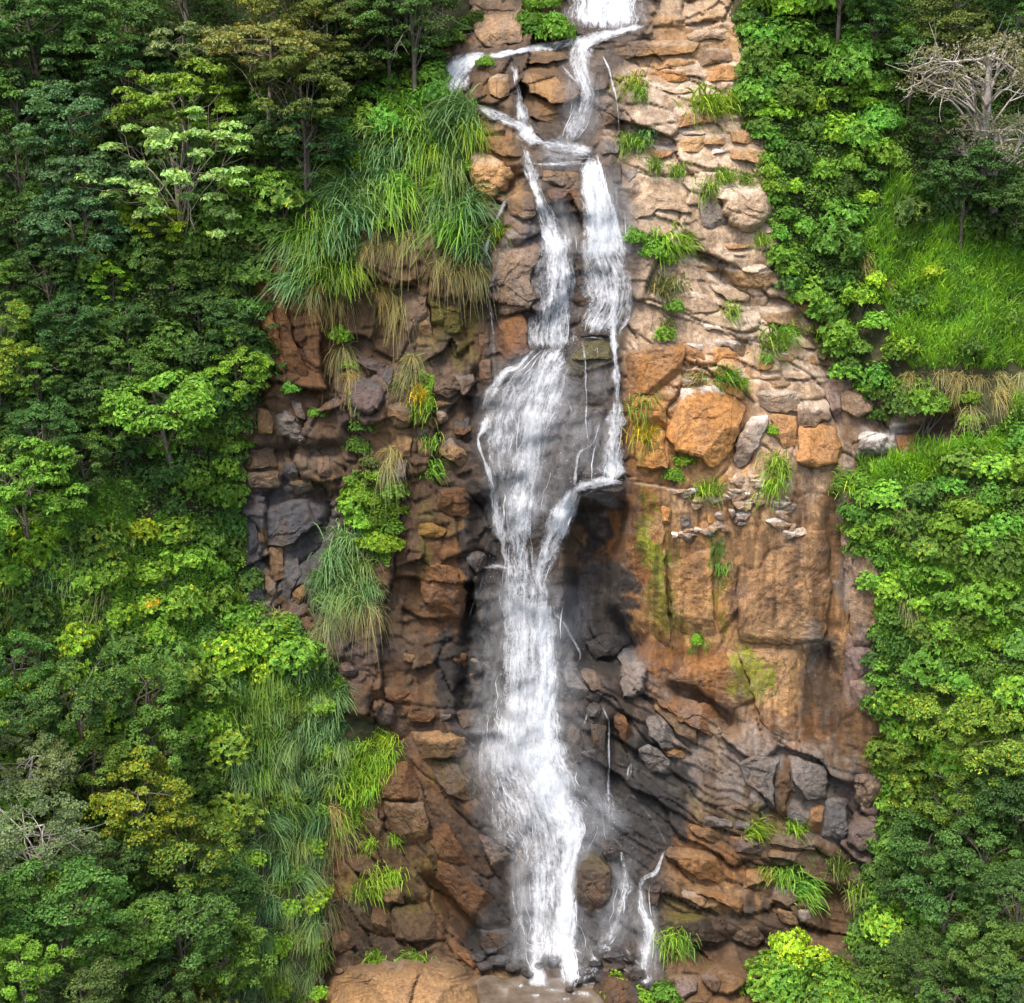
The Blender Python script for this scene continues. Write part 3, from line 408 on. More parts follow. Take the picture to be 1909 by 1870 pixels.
def relief(px, py, damp=True):
    rk = samp(G_ROCK, px, py); slab = samp(G_SLAB, px, py); face = samp(G_FACE, px, py)
    sr = samp(G_STR, px, py); sl = samp(G_STL, px, py); big = samp(G_BIG, px, py); wt = samp(G_WCORE, px, py)
    gen = np.clip(1 - slab - face - sr - sl - big, 0, 1)
    b1, h1, e1 = blocks(px, py, 140, 190, 12, 11, .9, 1.0, .25, 10)
    b1c, h1c, _ = blocks(px, py, 74, 92, -14, 14, .24, .55, .10, 7, .25)
    b1b, h1b, _ = blocks(px, py, 30, 24, -10, 17, .09, .26, .03, 6, .10)
    b2, h2, e2 = blocks(px, py, 190, 96, 20, 23, .42, .55, .30, 7, .55, 7.)
    b2b, _, _ = blocks(px, py, 84, 40, 17, 27, .12, .20, .14, 4, .22, 7.)
    b3, h3, e3 = blocks(px, py, 70, 330, 3, 31, .20, .16, .14, 8, .12)
    fl = (fbm(px / 9, py / 130, 41, 3) - .5) * .22 + (fbm(px / 40, py / 9, 43, 3) - .5) * .10
    ang = 27 + 10 * np.sin((px - 1150) / 190.)
    yq = py - .06 * (px - 1250) - 30 * np.sin((px - 1100) / 170.)
    b4, h4, e4 = blocks(px, yq, 190, 52, 26, 53, .55, .45, .30, 22, .40)
    b4b, _, _ = blocks(px, yq, 110, 17, 23, 57, .13, .10, .08, 9, .14)
    b5, h5, e5 = blocks(px, py, 230, 46, 50, 61, .46, .30, .40, 7, -.25)
    b5b, _, _ = blocks(px, py, 50, 11, 51, 67, .09, .08, .10, 4, -.06)
    b6, h6, e6 = blocks(px, py, 110, 120, 4, 71, .30, .2, .26, 6, .2)
    fine = (fbm(px / 20, py / 17, 81, 4) - .5) * (.20 - .08 * face)
    d = gen * (b1 + b1c + b1b) + slab * (b2 + b2b) + face * (b3 + fl) + sr * (b4 + b4b) + sl * (b5 + b5b) + big * b6
    rm = samp(G_RM, px, py) if damp else 0.
    d = d * (1 - .45 * wt) * (1 - .6 * rm) + fine + .06 * rm + samp(G_REC, px, py)
    hv = gen * h1 + slab * h2 + face * h3 + sr * h4 + sl * h5 + big * h6
    soil = (fbm(px / 70, py / 70, 91, 4) - .5) * 1.6
    return d * rk + soil * (1 - rk), hv, rk
gr, _, _ = relief(GXX, GYY)
G_Y = G_MACRO + gr
G_YS = blur(G_Y, 2, 2)                       # softened surface that water and plants follow
# the pool basin: the bed lies under the pool's level
POOL_Z = float(pt(1040, 1826, -8.0)[2])
PB = mask('895 1818 985 1822 1100 1822 1130 1830 1150 1900 1130 2020 880 2020', 2)

# ------------------------------------------------------------------ rock colours (real albedo), mixed from stains with shapes of their own
COL = dict(tan=(.48, .268, .105), tan2=(.53, .375, .24), orange=(.45, .20, .050), rust=(.27, .108, .024), brown=(.165, .088, .032), dark=(.060, .036, .020),
           grey=(.27, .235, .21), blue=(.125, .125, .14), mauve=(.20, .14, .125), pale=(.68, .545, .42), white=(.82, .78, .73), wet=(.026, .023, .021),
           moss=(.20, .165, .012), green=(.10, .19, .010), ochre=(.42, .215, .018), lime=(.25, .27, .012), greybrown=(.29, .195, .125))
COL = {k: np.array(v) for k, v in COL.items()}
STAIN = '''1250 200 200 210 0 tan2 .8|1330 470 190 200 25 tan2 .9|1280 280 200 330 0 tan2 .9|1330 560 220 170 0 tan2 .9|1250 90 160 60 -10 tan .8|1300 780 170 150 0 orange .7|1320 800 120 120 0 tan .6|1480 770 100 150 0 tan2 .8
980 210 150 140 0 brown .8|940 300 90 90 0 tan .7|1040 360 120 60 0 brown .6|960 500 60 90 0 grey .75|960 610 45 50 0 rust .8|925 30 60 70 0 greybrown .8
1380 940 150 42 -5 pale .85|1400 920 40 50 0 white .7|1470 950 30 60 0 white .5|1450 990 110 30 0 pale .5|1360 1130 270 260 0 tan .9|1400 1050 150 110 0 orange .35|1450 1100 80 150 0 greybrown .35|1170 1010 65 150 -8 rust .95|1130 1100 40 150 -10 dark .8|1215 1040 20 100 -4 lime 1|1200 1010 10 120 -4 moss .8|1250 1060 10 120 0 moss .5|1375 1080 12 130 0 dark .55|1480 1100 9 150 0 dark .5|1300 1060 8 90 0 brown .5|1430 1130 10 140 0 brown .5|1165 960 14 120 0 dark .6
1340 1050 22 45 0 green .9|1345 1110 16 60 0 moss .6|1240 1160 34 90 -20 moss .85|1270 1250 130 80 10 rust .85|1395 1255 45 75 -10 lime .75|1300 1190 25 20 0 green .6|1535 1100 22 230 3 brown .85|1600 1100 30 230 -5 greybrown .8|1575 1010 14 140 0 grey .7
1530 1300 42 110 0 dark .85|1510 1210 14 40 0 grey .6|1605 1260 30 90 0 mauve .7|1610 1360 40 50 0 brown .8|1440 1340 120 30 8 rust .6
1350 1440 260 140 20 greybrown .8|1480 1470 150 90 25 grey .75|1460 1490 20 110 10 rust .7|1400 1460 14 70 0 brown .8|1220 1430 90 120 30 grey .6|1180 1500 90 120 35 wet .8|1620 1550 60 90 0 mauve .7|1380 1650 220 110 20 brown .85|1300 1600 100 40 20 orange .85|1330 1660 110 30 20 tan .6|1260 1470 80 16 35 moss .6|1430 1535 90 16 18 moss .7|1480 1610 50 30 10 green .5|1270 1720 60 40 0 moss .5|1400 1740 120 50 0 dark .7
780 1560 170 220 50 rust .75|780 1500 150 60 45 brown .7|720 1660 90 110 50 moss .5|700 1560 90 60 50 brown .7|850 1440 60 40 45 moss .6|900 1620 50 130 -35 dark .7|930 1740 60 60 0 wet .8|690 1740 80 70 0 dark .6|880 1770 50 25 20 rust .7
560 640 80 190 -12 rust .85|545 560 60 90 -15 orange .6|800 620 80 60 0 moss .6|770 590 30 70 0 tan .6|870 620 30 70 0 moss .5|560 800 110 90 0 brown .8|540 850 100 60 0 greybrown .7|540 890 90 22 0 ochre .45|545 1010 100 120 0 blue .85|500 1060 50 90 0 grey .7|510 1040 18 40 0 tan .9|680 730 60 70 0 mauve .6|745 800 50 60 0 tan .5|800 700 100 60 0 greybrown .5
830 1060 110 110 10 rust .8|820 960 70 40 0 ochre .8|860 1080 60 70 0 orange .6|760 1090 30 110 0 brown .7|690 1220 80 60 0 mauve .5|800 1300 140 90 0 brown .8|740 1300 60 40 0 rust .6|870 1220 60 60 20 wet .7|890 1320 60 60 0 grey .5|780 950 90 60 0 brown .7|790 1000 16 90 0 moss .6|850 860 60 60 0 brown .6
1080 760 70 130 0 grey .6|1090 660 40 40 0 moss .7|1100 920 60 30 0 blue .7|1130 1250 90 80 30 blue .6|1120 1200 70 40 0 wet .9|1140 1400 60 100 10 dark .7|1100 1640 50 90 0 moss .5|1110 1590 70 40 20 mauve .6|1140 1700 60 80 0 dark .6|700 460 70 60 0 greybrown .6|800 370 14 60 0 tan .9|790 400 70 70 0 tan2 .5
1700 780 90 60 0 greybrown .8|1650 830 60 30 0 white .6|1750 810 60 50 0 dark .8|1600 760 60 60 0 greybrown .7|800 1880 160 80 0 tan .8|895 1010 45 120 0 wet .85|880 1260 60 150 0 wet .8|1110 1170 75 130 15 wet .9|1170 1500 120 130 30 wet .85|1130 1330 50 100 0 dark .8|1090 1720 60 90 0 wet .7|930 1720 60 80 0 wet .8|1010 560 60 160 0 blue .6|1150 300 40 260 0 greybrown .7|870 800 40 120 0 dark .7|1100 980 30 60 0 wet .8'''
STAINS = []
for q in STAIN.replace('\n', '|').split('|'):
    v = q.split(); STAINS.append([float(t) for t in v[:5]] + [v[5], float(v[6])])
# the rock itself is darker where iron-brown and soaked for long: left wall, lower beds
G_TONE = 1 - .42 * blur(mask('420 470 880 440 960 500 960 1870 560 1870 560 1300 420 1200', 3), 6) - .34 * blur(G_STR, 5) - .13 * blur(G_SLAB, 4)
G_DULL = blur(mask('420 470 880 440 960 500 960 1870 560 1870 560 1300 420 1200', 3), 6) * .08 + .1 * blur(G_STR, 5)
def dull(c, px, py):
    k = samp(G_DULL, px, py)[..., None]; lum = (c * [.3, .6, .1]).sum(-1, keepdims=True)
    return c * (1 - k) + lum * np.array([1.22, 1., .80]) * k
def rockcol(px, py, hv):
    n1 = fbm(px / 45, py / 45, 101, 4); n2 = fbm(px / 14, py / 80, 111, 3); n3 = fbm(px / 12, py / 12, 121, 3)
    c = np.empty(px.shape + (3,)); c[:] = COL['brown']
    wx = px + 46 * (n1 - .5) + 26 * (n3 - .5); wy = py + 60 * (fbm(px / 40, py / 40, 131, 3) - .5) + 60 * (n2 - .5)
    for x, y, rx, ry, a, cn, w in STAINS:
        m = (np.abs(px - x) < 2.2 * max(rx, ry)) & (np.abs(py - y) < 2.2 * max(rx, ry))
        if not m.any(): continue
        u, v = rot(wx[m] - x, wy[m] - y, a)
        d = np.sqrt((u / rx) ** 2 + (v / ry) ** 2)
        k = w * (1 - sstep(.72, 1.22, d + .5 * (n3[m] - .5)))
        if cn in ('moss', 'lime', 'green', 'ochre'): k = np.minimum(1, k * 1.15) * sstep(.34, .50, fbm(px[m] / 6, py[m] / 15, 161, 4) + .35 * (.85 - d).clip(-.4, .4))
        if cn == 'wet': k = w * sstep(.36, .56, (1 - sstep(.55, 1.35, d)) + .75 * (fbm(px[m] / 22, py[m] / 34, 191, 4) - .5))
        k = k[:, None]
        c[m] = c[m] * (1 - k) + COL[cn] * k
    # block-to-block variety and streaks
    k = (hv - .5) * .5
    c = c * (1 + .55 * k[..., None]) * (0.72 + .56 * n1)[..., None]
    t = sstep(.55, .68, n2)[..., None] * .5; c = c * (1 - t) + c * np.array([.42, .36, .31]) * t
    t = (sstep(.53, .66, fbm(px / 13, py / 230, 171, 3)) * np.clip(samp(G_FACE, px, py) + .6 * samp(G_BIG, px, py) + .25, 0, 1) * .5 * sstep(.3, .6, fbm(px / 80, py / 120, 181, 2)))[..., None]; c = c * (1 - t) + c * np.array([.34, .27, .22]) * t
    t = (sstep(.60, .74, fbm(px / 22, py / 16, 141, 3)) * .5)[..., None]; c = c * (1 - t) + (c * .8 + COL['grey'] * .3) * t
    c = c * samp(G_TONE, px, py)[..., None]
    c = dull(c, px, py)
    w = samp(G_WET, px, py); wn_ = np.clip(w * (.85 + .8 * (n1 - .3)), 0, 1)
    k = (.92 * wn_)[..., None]; c = c * (1 - k) + (COL['wet'] * 1.3 + c * .12) * k
    return c, wn_

# ------------------------------------------------------------------ mesh helpers
col = sc.collection
def mesh_obj(name, verts, quads, mat, parent=None, attrs=None, smooth=True, uv=None, tris=None, link=True):
    me = bpy.data.meshes.new(name)
    verts = np.ascontiguousarray(verts, np.float32).reshape(-1, 3)
    q = np.asarray(quads, np.int32).reshape(-1, 4) if quads is not None and len(quads) else np.zeros((0, 4), np.int32)
    t = np.asarray(tris, np.int32).reshape(-1, 3) if tris is not None and len(tris) else np.zeros((0, 3), np.int32)
    me.vertices.add(len(verts)); me.vertices.foreach_set('co', verts.ravel())
    nl = q.size + t.size
    me.loops.add(nl); me.loops.foreach_set('vertex_index', np.r_[q.ravel(), t.ravel()].astype(np.int32))
    st = np.r_[np.arange(len(q)) * 4, q.size + np.arange(len(t)) * 3].astype(np.int32)
    me.polygons.add(len(st)); me.polygons.foreach_set('loop_start', st)
    me.polygons.foreach_set('use_smooth', np.full(len(st), smooth))
    for k, v in (attrs or {}).items():
        v = np.asarray(v, np.float32)
        if v.ndim == 1:
            at = me.attributes.new(k, 'FLOAT', 'POINT'); at.data.foreach_set('value', v)
        elif v.shape[1] == 2:
            at = me.attributes.new(k, 'FLOAT2', 'POINT'); at.data.foreach_set('vector', v.ravel())
        else:
            at = me.attributes.new(k, 'FLOAT_COLOR', 'POINT'); at.data.foreach_set('color', np.c_[v, np.ones(len(v))].astype(np.float32).ravel())
    me.update(calc_edges=True); me.validate()
    me.materials.append(mat)
    o = bpy.data.objects.new(name, me)
    if link: col.objects.link(o)
    if parent is not None: o.parent = parent
    return o
def tag(o, label=None, cat=None, group=None, kind=None):
    for k, v in (('label', label), ('category', cat), ('group', group), ('kind', kind)):
        if v: o[k] = v
    return o
def empty(name, loc=(0, 0, 0)):
    e = bpy.data.objects.new(name, None); e.location = loc; e.empty_display_size = .2; col.objects.link(e); return e
def gridquads(nr, nc, off=0):
    i = np.arange(nr - 1)[:, None] * nc + np.arange(nc - 1)[None]
    return (np.stack([i, i + nc, i + nc + 1, i + 1], -1) + off).reshape(-1, 4)

# ------------------------------------------------------------------ materials
def nm(mat): return mat.node_tree.nodes, mat.node_tree.links
def new_mat(name):
    m = bpy.data.materials.new(name); m.use_nodes = True
    return m
def ramp(n, pts):
    r = n.new('ShaderNodeValToRGB'); e = r.color_ramp.elements
    while len(e) < len(pts): e.new(.5)
    for i, (p, v) in enumerate(pts): e[i].position = p; e[i].color = (v, v, v, 1) if not hasattr(v, '__len__') else (*v, 1)
    return r
def rock_material():
    m = new_mat('weathered_rock'); n, l = nm(m); b = n['Principled BSDF']
    geo = n.new('ShaderNodeNewGeometry'); at = n.new('ShaderNodeAttribute'); at.attribute_name = 'tint'
    aw = n.new('ShaderNodeAttribute'); aw.attribute_name = 'wet'
    def noise(scale, det=6, vec=None, rough=.6):
        t = n.new('ShaderNodeTexNoise'); t.inputs['Scale'].default_value = scale; t.inputs['Detail'].default_value = det; t.inputs['Roughness'].default_value = rough
        l.new(vec or geo.outputs['Position'], t.inputs['Vector']); return t
    mp = n.new('ShaderNodeMapping'); mp.inputs['Scale'].default_value = (2.6, 2.6, .22); l.new(geo.outputs['Position'], mp.inputs['Vector'])
    streak = noise(1.4, 5, mp.outputs[0], .65)
    big = noise(.55, 5); mid = noise(3.2, 7, None, .7); fine = noise(14, 5, None, .7)
    def mul(a, bsock, fac=1.):
        x = n.new('ShaderNodeMix'); x.data_type = 'RGBA'; x.blend_type = 'MULTIPLY'; x.inputs[0].default_value = fac
        l.new(a, x.inputs[6]); l.new(bsock, x.inputs[7]); return x.outputs[2]
    r1 = ramp(n, [(.28, .55), (.5, 1.0), (.72, 1.38)]); l.new(mid.outputs[0], r1.inputs[0])
    r2 = ramp(n, [(.3, (.70, .62, .56)), (.5, (1, 1, 1)), (.72, (1.18, 1.16, 1.12))]); l.new(streak.outputs[0], r2.inputs[0])
    r3 = ramp(n, [(.32, .48), (.5, 1.), (.68, 1.45)]); l.new(fine.outputs[0], r3.inputs[0])
    c = mul(mul(mul(at.outputs['Color'], r1.outputs[0]), r2.outputs[0], .8), r3.outputs[0], .8)
    # greyish lichen freckles
    r4 = ramp(n, [(.60, 0.), (.70, 1.)]); l.new(noise(1.9, 8, None, .75).outputs[0], r4.inputs[0])
    mx = n.new('ShaderNodeMix'); mx.data_type = 'RGBA'; ml = n.new('ShaderNodeMath'); ml.operation = 'MULTIPLY'; ml.inputs[1].default_value = .16
    l.new(r4.outputs[0], ml.inputs[0]); l.new(ml.outputs[0], mx.inputs[0]); l.new(c, mx.inputs[6])
    g = mul(at.outputs['Color'], ramp(n, [(0, (.62, .66, .72)), (1, (.62, .66, .72))]).outputs[0]); l.new(g, mx.inputs[7])
    # dark lines of hairline joints
    v2 = n.new('ShaderNodeTexVoronoi'); v2.feature = 'DISTANCE_TO_EDGE'; v2.inputs['Scale'].default_value = .55
    m2 = n.new('ShaderNodeMapping'); m2.inputs['Scale'].default_value = (1.3, 1.0, .9); m2.inputs['Rotation'].default_value = (0, .35, 0)
    w2 = n.new('ShaderNodeMix'); w2.data_type = 'VECTOR'; w2.inputs[0].default_value = .42
    l.new(geo.outputs['Position'], m2.inputs['Vector']); l.new(m2.outputs[0], w2.inputs[4]); l.new(noise(.9, 5, None, .7).outputs['Color'], w2.inputs[5]); l.new(w2.outputs[1], v2.inputs['Vector'])
    r5 = ramp(n, [(.0, .45), (.010, .7), (.026, 1.)]); l.new(v2.outputs['Distance'], r5.inputs[0])
    r6 = ramp(n, [(.50, 0.), (.58, 1.)]); l.new(noise(.35, 3).outputs[0], r6.inputs[0])
    mk = n.new('ShaderNodeMix'); mk.data_type = 'RGBA'; mk.blend_type = 'MULTIPLY'; l.new(r6.outputs[0], mk.inputs[0]); l.new(mx.outputs[2], mk.inputs[6]); l.new(r5.outputs[0], mk.inputs[7])
    l.new(mk.outputs[2], b.inputs['Base Color'])
    mr = n.new('ShaderNodeMapRange'); mr.inputs['To Min'].default_value = .82; mr.inputs['To Max'].default_value = .16
    l.new(aw.outputs['Fac'], mr.inputs['Value']); l.new(mr.outputs[0], b.inputs['Roughness'])
    b.inputs['Specular IOR Level'].default_value = .55
    # fine relief: grain, bedding grooves and hairline cracks
    vo = n.new('ShaderNodeTexVoronoi'); vo.feature = 'DISTANCE_TO_EDGE'; vo.inputs['Scale'].default_value = .9
    wp = n.new('ShaderNodeMix'); wp.data_type = 'VECTOR'; wp.inputs[0].default_value = .32
    l.new(geo.outputs['Position'], wp.inputs[4]); l.new(big.outputs['Color'], wp.inputs[5]); l.new(wp.outputs[1], vo.inputs['Vector'])
    vr = ramp(n, [(0, 0.), (.035, 1.)]); l.new(vo.outputs['Distance'], vr.inputs[0])
    b1 = n.new('ShaderNodeBump'); b1.inputs['Strength'].default_value = .22; b1.inputs['Distance'].default_value = .10; l.new(vr.outputs[0], b1.inputs['Height'])
    b2 = n.new('ShaderNodeBump'); b2.inputs['Strength'].default_value = .9; b2.inputs['Distance'].default_value = .18; l.new(mid.outputs[0], b2.inputs['Height']); l.new(b1.outputs[0], b2.inputs['Normal'])
    b3 = n.new('ShaderNodeBump'); b3.inputs['Strength'].default_value = 1.0; b3.inputs['Distance'].default_value = .075; l.new(fine.outputs[0], b3.inputs['Height']); l.new(b2.outputs[0], b3.inputs['Normal'])
    l.new(b3.outputs[0], b.inputs['Normal'])
    return m
def soil_material():
    m = new_mat('leaf_litter_soil'); n, l = nm(m); b = n['Principled BSDF']
    geo = n.new('ShaderNodeNewGeometry'); t = n.new('ShaderNodeTexNoise'); t.inputs['Scale'].default_value = 1.3; t.inputs['Detail'].default_value = 8
    l.new(geo.outputs['Position'], t.inputs['Vector'])
    r = ramp(n, [(.3, (.022, .026, .010)), (.55, (.05, .05, .016)), (.75, (.095, .07, .03))]); l.new(t.outputs[0], r.inputs[0])
    l.new(r.outputs[0], b.inputs['Base Color']); b.inputs['Roughness'].default_value = .9
    bp = n.new('ShaderNodeBump'); bp.inputs['Distance'].default_value = .3; l.new(t.outputs[0], bp.inputs['Height']); l.new(bp.outputs[0], b.inputs['Normal'])
    return m
def leaf_material(name, trans=.32, rough=.55, spec=.25):
    m = new_mat(name); n, l = nm(m); b = n['Principled BSDF']; out = n['Material Output']
    at = n.new('ShaderNodeAttribute'); at.attribute_name = 'tint'; oi = n.new('ShaderNodeObjectInfo')
    mx = n.new('ShaderNodeMix'); mx.data_type = 'RGBA'; mx.blend_type = 'MULTIPLY'; mx.inputs[0].default_value = 1
    l.new(at.outputs['Color'], mx.inputs[6]); l.new(oi.outputs['Color'], mx.inputs[7])
    l.new(mx.outputs[2], b.inputs['Base Color']); b.inputs['Roughness'].default_value = rough; b.inputs['Specular IOR Level'].default_value = spec
    tl = n.new('ShaderNodeBsdfTranslucent'); hs = n.new('ShaderNodeMix'); hs.data_type = 'RGBA'; hs.blend_type = 'MULTIPLY'; hs.inputs[0].default_value = 1
    l.new(mx.outputs[2], hs.inputs[6]); hs.inputs[7].default_value = (1.5, 1.35, .6, 1); l.new(hs.outputs[2], tl.inputs['Color'])
    ms = n.new('ShaderNodeMixShader'); ms.inputs[0].default_value = trans
    l.new(b.outputs[0], ms.inputs[1]); l.new(tl.outputs[0], ms.inputs[2]); l.new(ms.outputs[0], out.inputs['Surface'])
    return m
def bark_material():
    m = new_mat('bark'); n, l = nm(m); b = n['Principled BSDF']
    geo = n.new('ShaderNodeTexCoord'); oi = n.new('ShaderNodeObjectInfo')
    t = n.new('ShaderNodeTexNoise'); t.inputs['Scale'].default_value = 5; t.inputs['Detail'].default_value = 6; l.new(geo.outputs['Object'], t.inputs['Vector'])
    r = ramp(n, [(.3, .55), (.7, 1.25)]); l.new(t.outputs[0], r.inputs[0])
    mx = n.new('ShaderNodeMix'); mx.data_type = 'RGBA'; mx.blend_type = 'MULTIPLY'; mx.inputs[0].default_value = 1
    l.new(r.outputs[0], mx.inputs[6]); l.new(oi.outputs['Color'], mx.inputs[7]); l.new(mx.outputs[2], b.inputs['Base Color']); b.inputs['Roughness'].default_value = .85
    return m
def water_material(name='white_water', soft=False):
    m = new_mat(name); n, l = nm(m); b = n['Principled BSDF']; out = n['Material Output']
    fl = n.new('ShaderNodeAttribute'); fl.attribute_name = 'flow'; cv = n.new('ShaderNodeAttribute'); cv.attribute_name = 'cover'
    def ns(sx, sy, det, rough, w):
        mp = n.new('ShaderNodeMapping'); mp.inputs['Scale'].default_value = (sx, sy, 1); mp.inputs['Location'].default_value = (w, w * 2, w)
        l.new(fl.outputs['Vector'], mp.inputs['Vector'])
        t = n.new('ShaderNodeTexNoise'); t.inputs['Scale'].default_value = 1; t.inputs['Detail'].default_value = det; t.inputs['Roughness'].default_value = rough; t.inputs['Distortion'].default_value = .5
        l.new(mp.outputs[0], t.inputs['Vector']); return t.outputs[0]
    a = ns(5.0, .50, 6, .70, 3.); bb = ns(1.0, .42, 4, .6, 9.); c = ns(8, 3.4, 5, .7, 5.)
    def math_(op, x, y):
        q = n.new('ShaderNodeMath'); q.operation = op
        for i, s in enumerate((x, y)):
            if isinstance(s, (int, float)): q.inputs[i].default_value = s
            else: l.new(s, q.inputs[i])
        return q.outputs[0]
    h = math_('ADD', math_('ADD', math_('MULTIPLY', a, .42), math_('MULTIPLY', bb, .28)), math_('MULTIPLY', c, .30))      # ~0.5 mean
    x = math_('ADD', math_('MULTIPLY', math_('SUBTRACT', h, .5), 1.9), math_('MULTIPLY', cv.outputs['Fac'], .80))                                                       # cover shifts the threshold
    mr = n.new('ShaderNodeMapRange'); mr.interpolation_type = 'SMOOTHSTEP'; mr.inputs['From Min'].default_value = .30; mr.inputs['From Max'].default_value = .86
    l.new(x, mr.inputs['Value'])
    if soft:      # fine falling spray: a thin even curtain that never closes
        sf = math_('ADD', math_('MULTIPLY', math_('SUBTRACT', bb, .5), 1.7), math_('ADD', math_('MULTIPLY', math_('SUBTRACT', a, .5), 1.8), .60))
        al = math_('MULTIPLY', math_('MAXIMUM', math_('MINIMUM', sf, 1.), 0.), cv.outputs['Fac'])
    else: al = mr.outputs[0]
    rr = ramp(n, [(.34, (.42, .48, .55)), (.52, (.88, .90, .93))]); l.new(h, rr.inputs[0])
    l.new(rr.outputs[0], b.inputs['Base Color'])
    b.inputs['Roughness'].default_value = .35; b.inputs['Specular IOR Level'].default_value = .4
    bp = n.new('ShaderNodeBump'); bp.inputs['Strength'].default_value = .8; bp.inputs['Distance'].default_value = .22; l.new(h, bp.inputs['Height']); l.new(bp.outputs[0], b.inputs['Normal'])
    tl = n.new('ShaderNodeBsdfTranslucent'); tl.inputs['Color'].default_value = (.9, .93, .96, 1)
    ms = n.new('ShaderNodeMixShader'); ms.inputs[0].default_value = .3; l.new(b.outputs[0], ms.inputs[1]); l.new(tl.outputs[0], ms.inputs[2])
    tp = n.new('ShaderNodeBsdfTransparent'); m2 = n.new('ShaderNodeMixShader')
    l.new(al, m2.inputs[0]); l.new(tp.outputs[0], m2.inputs[1]); l.new(ms.outputs[0], m2.inputs[2]); l.new(m2.outputs[0], out.inputs['Surface'])
    return m
def pool_material():
    m = new_mat('silty_pool_water'); n, l = nm(m); b = n['Principled BSDF']
    geo = n.new('ShaderNodeNewGeometry'); t = n.new('ShaderNodeTexNoise'); t.inputs['Scale'].default_value = 1.1; t.inputs['Detail'].default_value = 5
    l.new(geo.outputs['Position'], t.inputs['Vector'])
    r = ramp(n, [(.35, (.085, .062, .042)), (.6, (.15, .118, .088)), (.75, (.24, .21, .175))]); l.new(t.outputs[0], r.inputs[0]); l.new(r.outputs[0], b.inputs['Base Color'])
    b.inputs['Roughness'].default_value = .12
    t2 = n.new('ShaderNodeTexNoise'); t2.inputs['Scale'].default_value = 5; t2.inputs['Detail'].default_value = 4; l.new(geo.outputs['Position'], t2.inputs['Vector'])
    bp = n.new('ShaderNodeBump'); bp.inputs['Strength'].default_value = .5; bp.inputs['Distance'].default_value = .08; l.new(t2.outputs[0], bp.inputs['Height']); l.new(bp.outputs[0], b.inputs['Normal'])
    return m
M_ROCK = rock_material(); M_SOIL = soil_material(); M_LEAF = leaf_material('leaf'); M_GRASS = leaf_material('grass_blade', .28, .6, .2)
M_BARK = bark_material(); M_WATER = water_material(); M_VEIL = water_material('spray_veil', True); M_POOL = pool_material()

# ------------------------------------------------------------------ the hillside: one sheet, split where rock gives way to soil
gx = np.r_[np.arange(-500, 428, 16), np.arange(428, 1662, 3.2), np.arange(1664, 2400, 16)]
gy = np.r_[np.arange(-500, -20, 14), np.arange(-20, 1890, 3.2), np.arange(1890, 2300, 14)]
TX, TY = np.meshgrid(gx, gy)
rel, hv, rk = relief(TX, TY)
YY = samp(G_MACRO, TX, TY) + rel
V = pt(TX, TY, YY)
# basin under the pool
pb = samp(PB, TX, TY)
V[..., 2] = np.where(pb > .25, np.minimum(V[..., 2], POOL_Z - .25 * pb), V[..., 2])
colr, wv = rockcol(TX, TY, hv)
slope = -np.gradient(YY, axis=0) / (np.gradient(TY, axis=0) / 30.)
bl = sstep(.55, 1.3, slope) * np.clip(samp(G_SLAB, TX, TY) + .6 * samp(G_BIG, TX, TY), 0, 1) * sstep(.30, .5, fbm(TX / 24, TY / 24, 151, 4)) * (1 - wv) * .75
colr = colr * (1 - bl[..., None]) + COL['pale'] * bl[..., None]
def seep(px, py): return np.clip(.75 * samp(G_STR, px, py) + .45 * samp(G_STL, px, py) + .25 * samp(G_FACE, px, py), 0, 1) * sstep(.38, .6, fbm(px / 60, py / 90, 201, 3))
watr = np.maximum(wv * .95, seep(TX, TY) * .8)
NR, NC = TX.shape
Q = gridquads(NR, NC)
fr = rk.ravel()[Q].mean(1) > .5
fx = TX.ravel()[Q].mean(1)
def sub(name, sel, mat, **kw):
    q = Q[sel]; u, inv = np.unique(q, return_inverse=True)
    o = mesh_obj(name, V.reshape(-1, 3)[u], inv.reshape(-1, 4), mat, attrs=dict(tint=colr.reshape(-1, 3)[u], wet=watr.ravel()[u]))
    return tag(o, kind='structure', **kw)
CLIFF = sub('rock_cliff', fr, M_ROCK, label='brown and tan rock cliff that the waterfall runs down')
SLOPE_L = sub('forest_slope', ~fr & (fx < 1000), M_SOIL, label='dark soil slope under the forest beside the cliff')
SLOPE_R = sub('shrub_slope', ~fr & (fx >= 1000), M_SOIL, label='soil slope under the shrubs and grass beside the cliff')
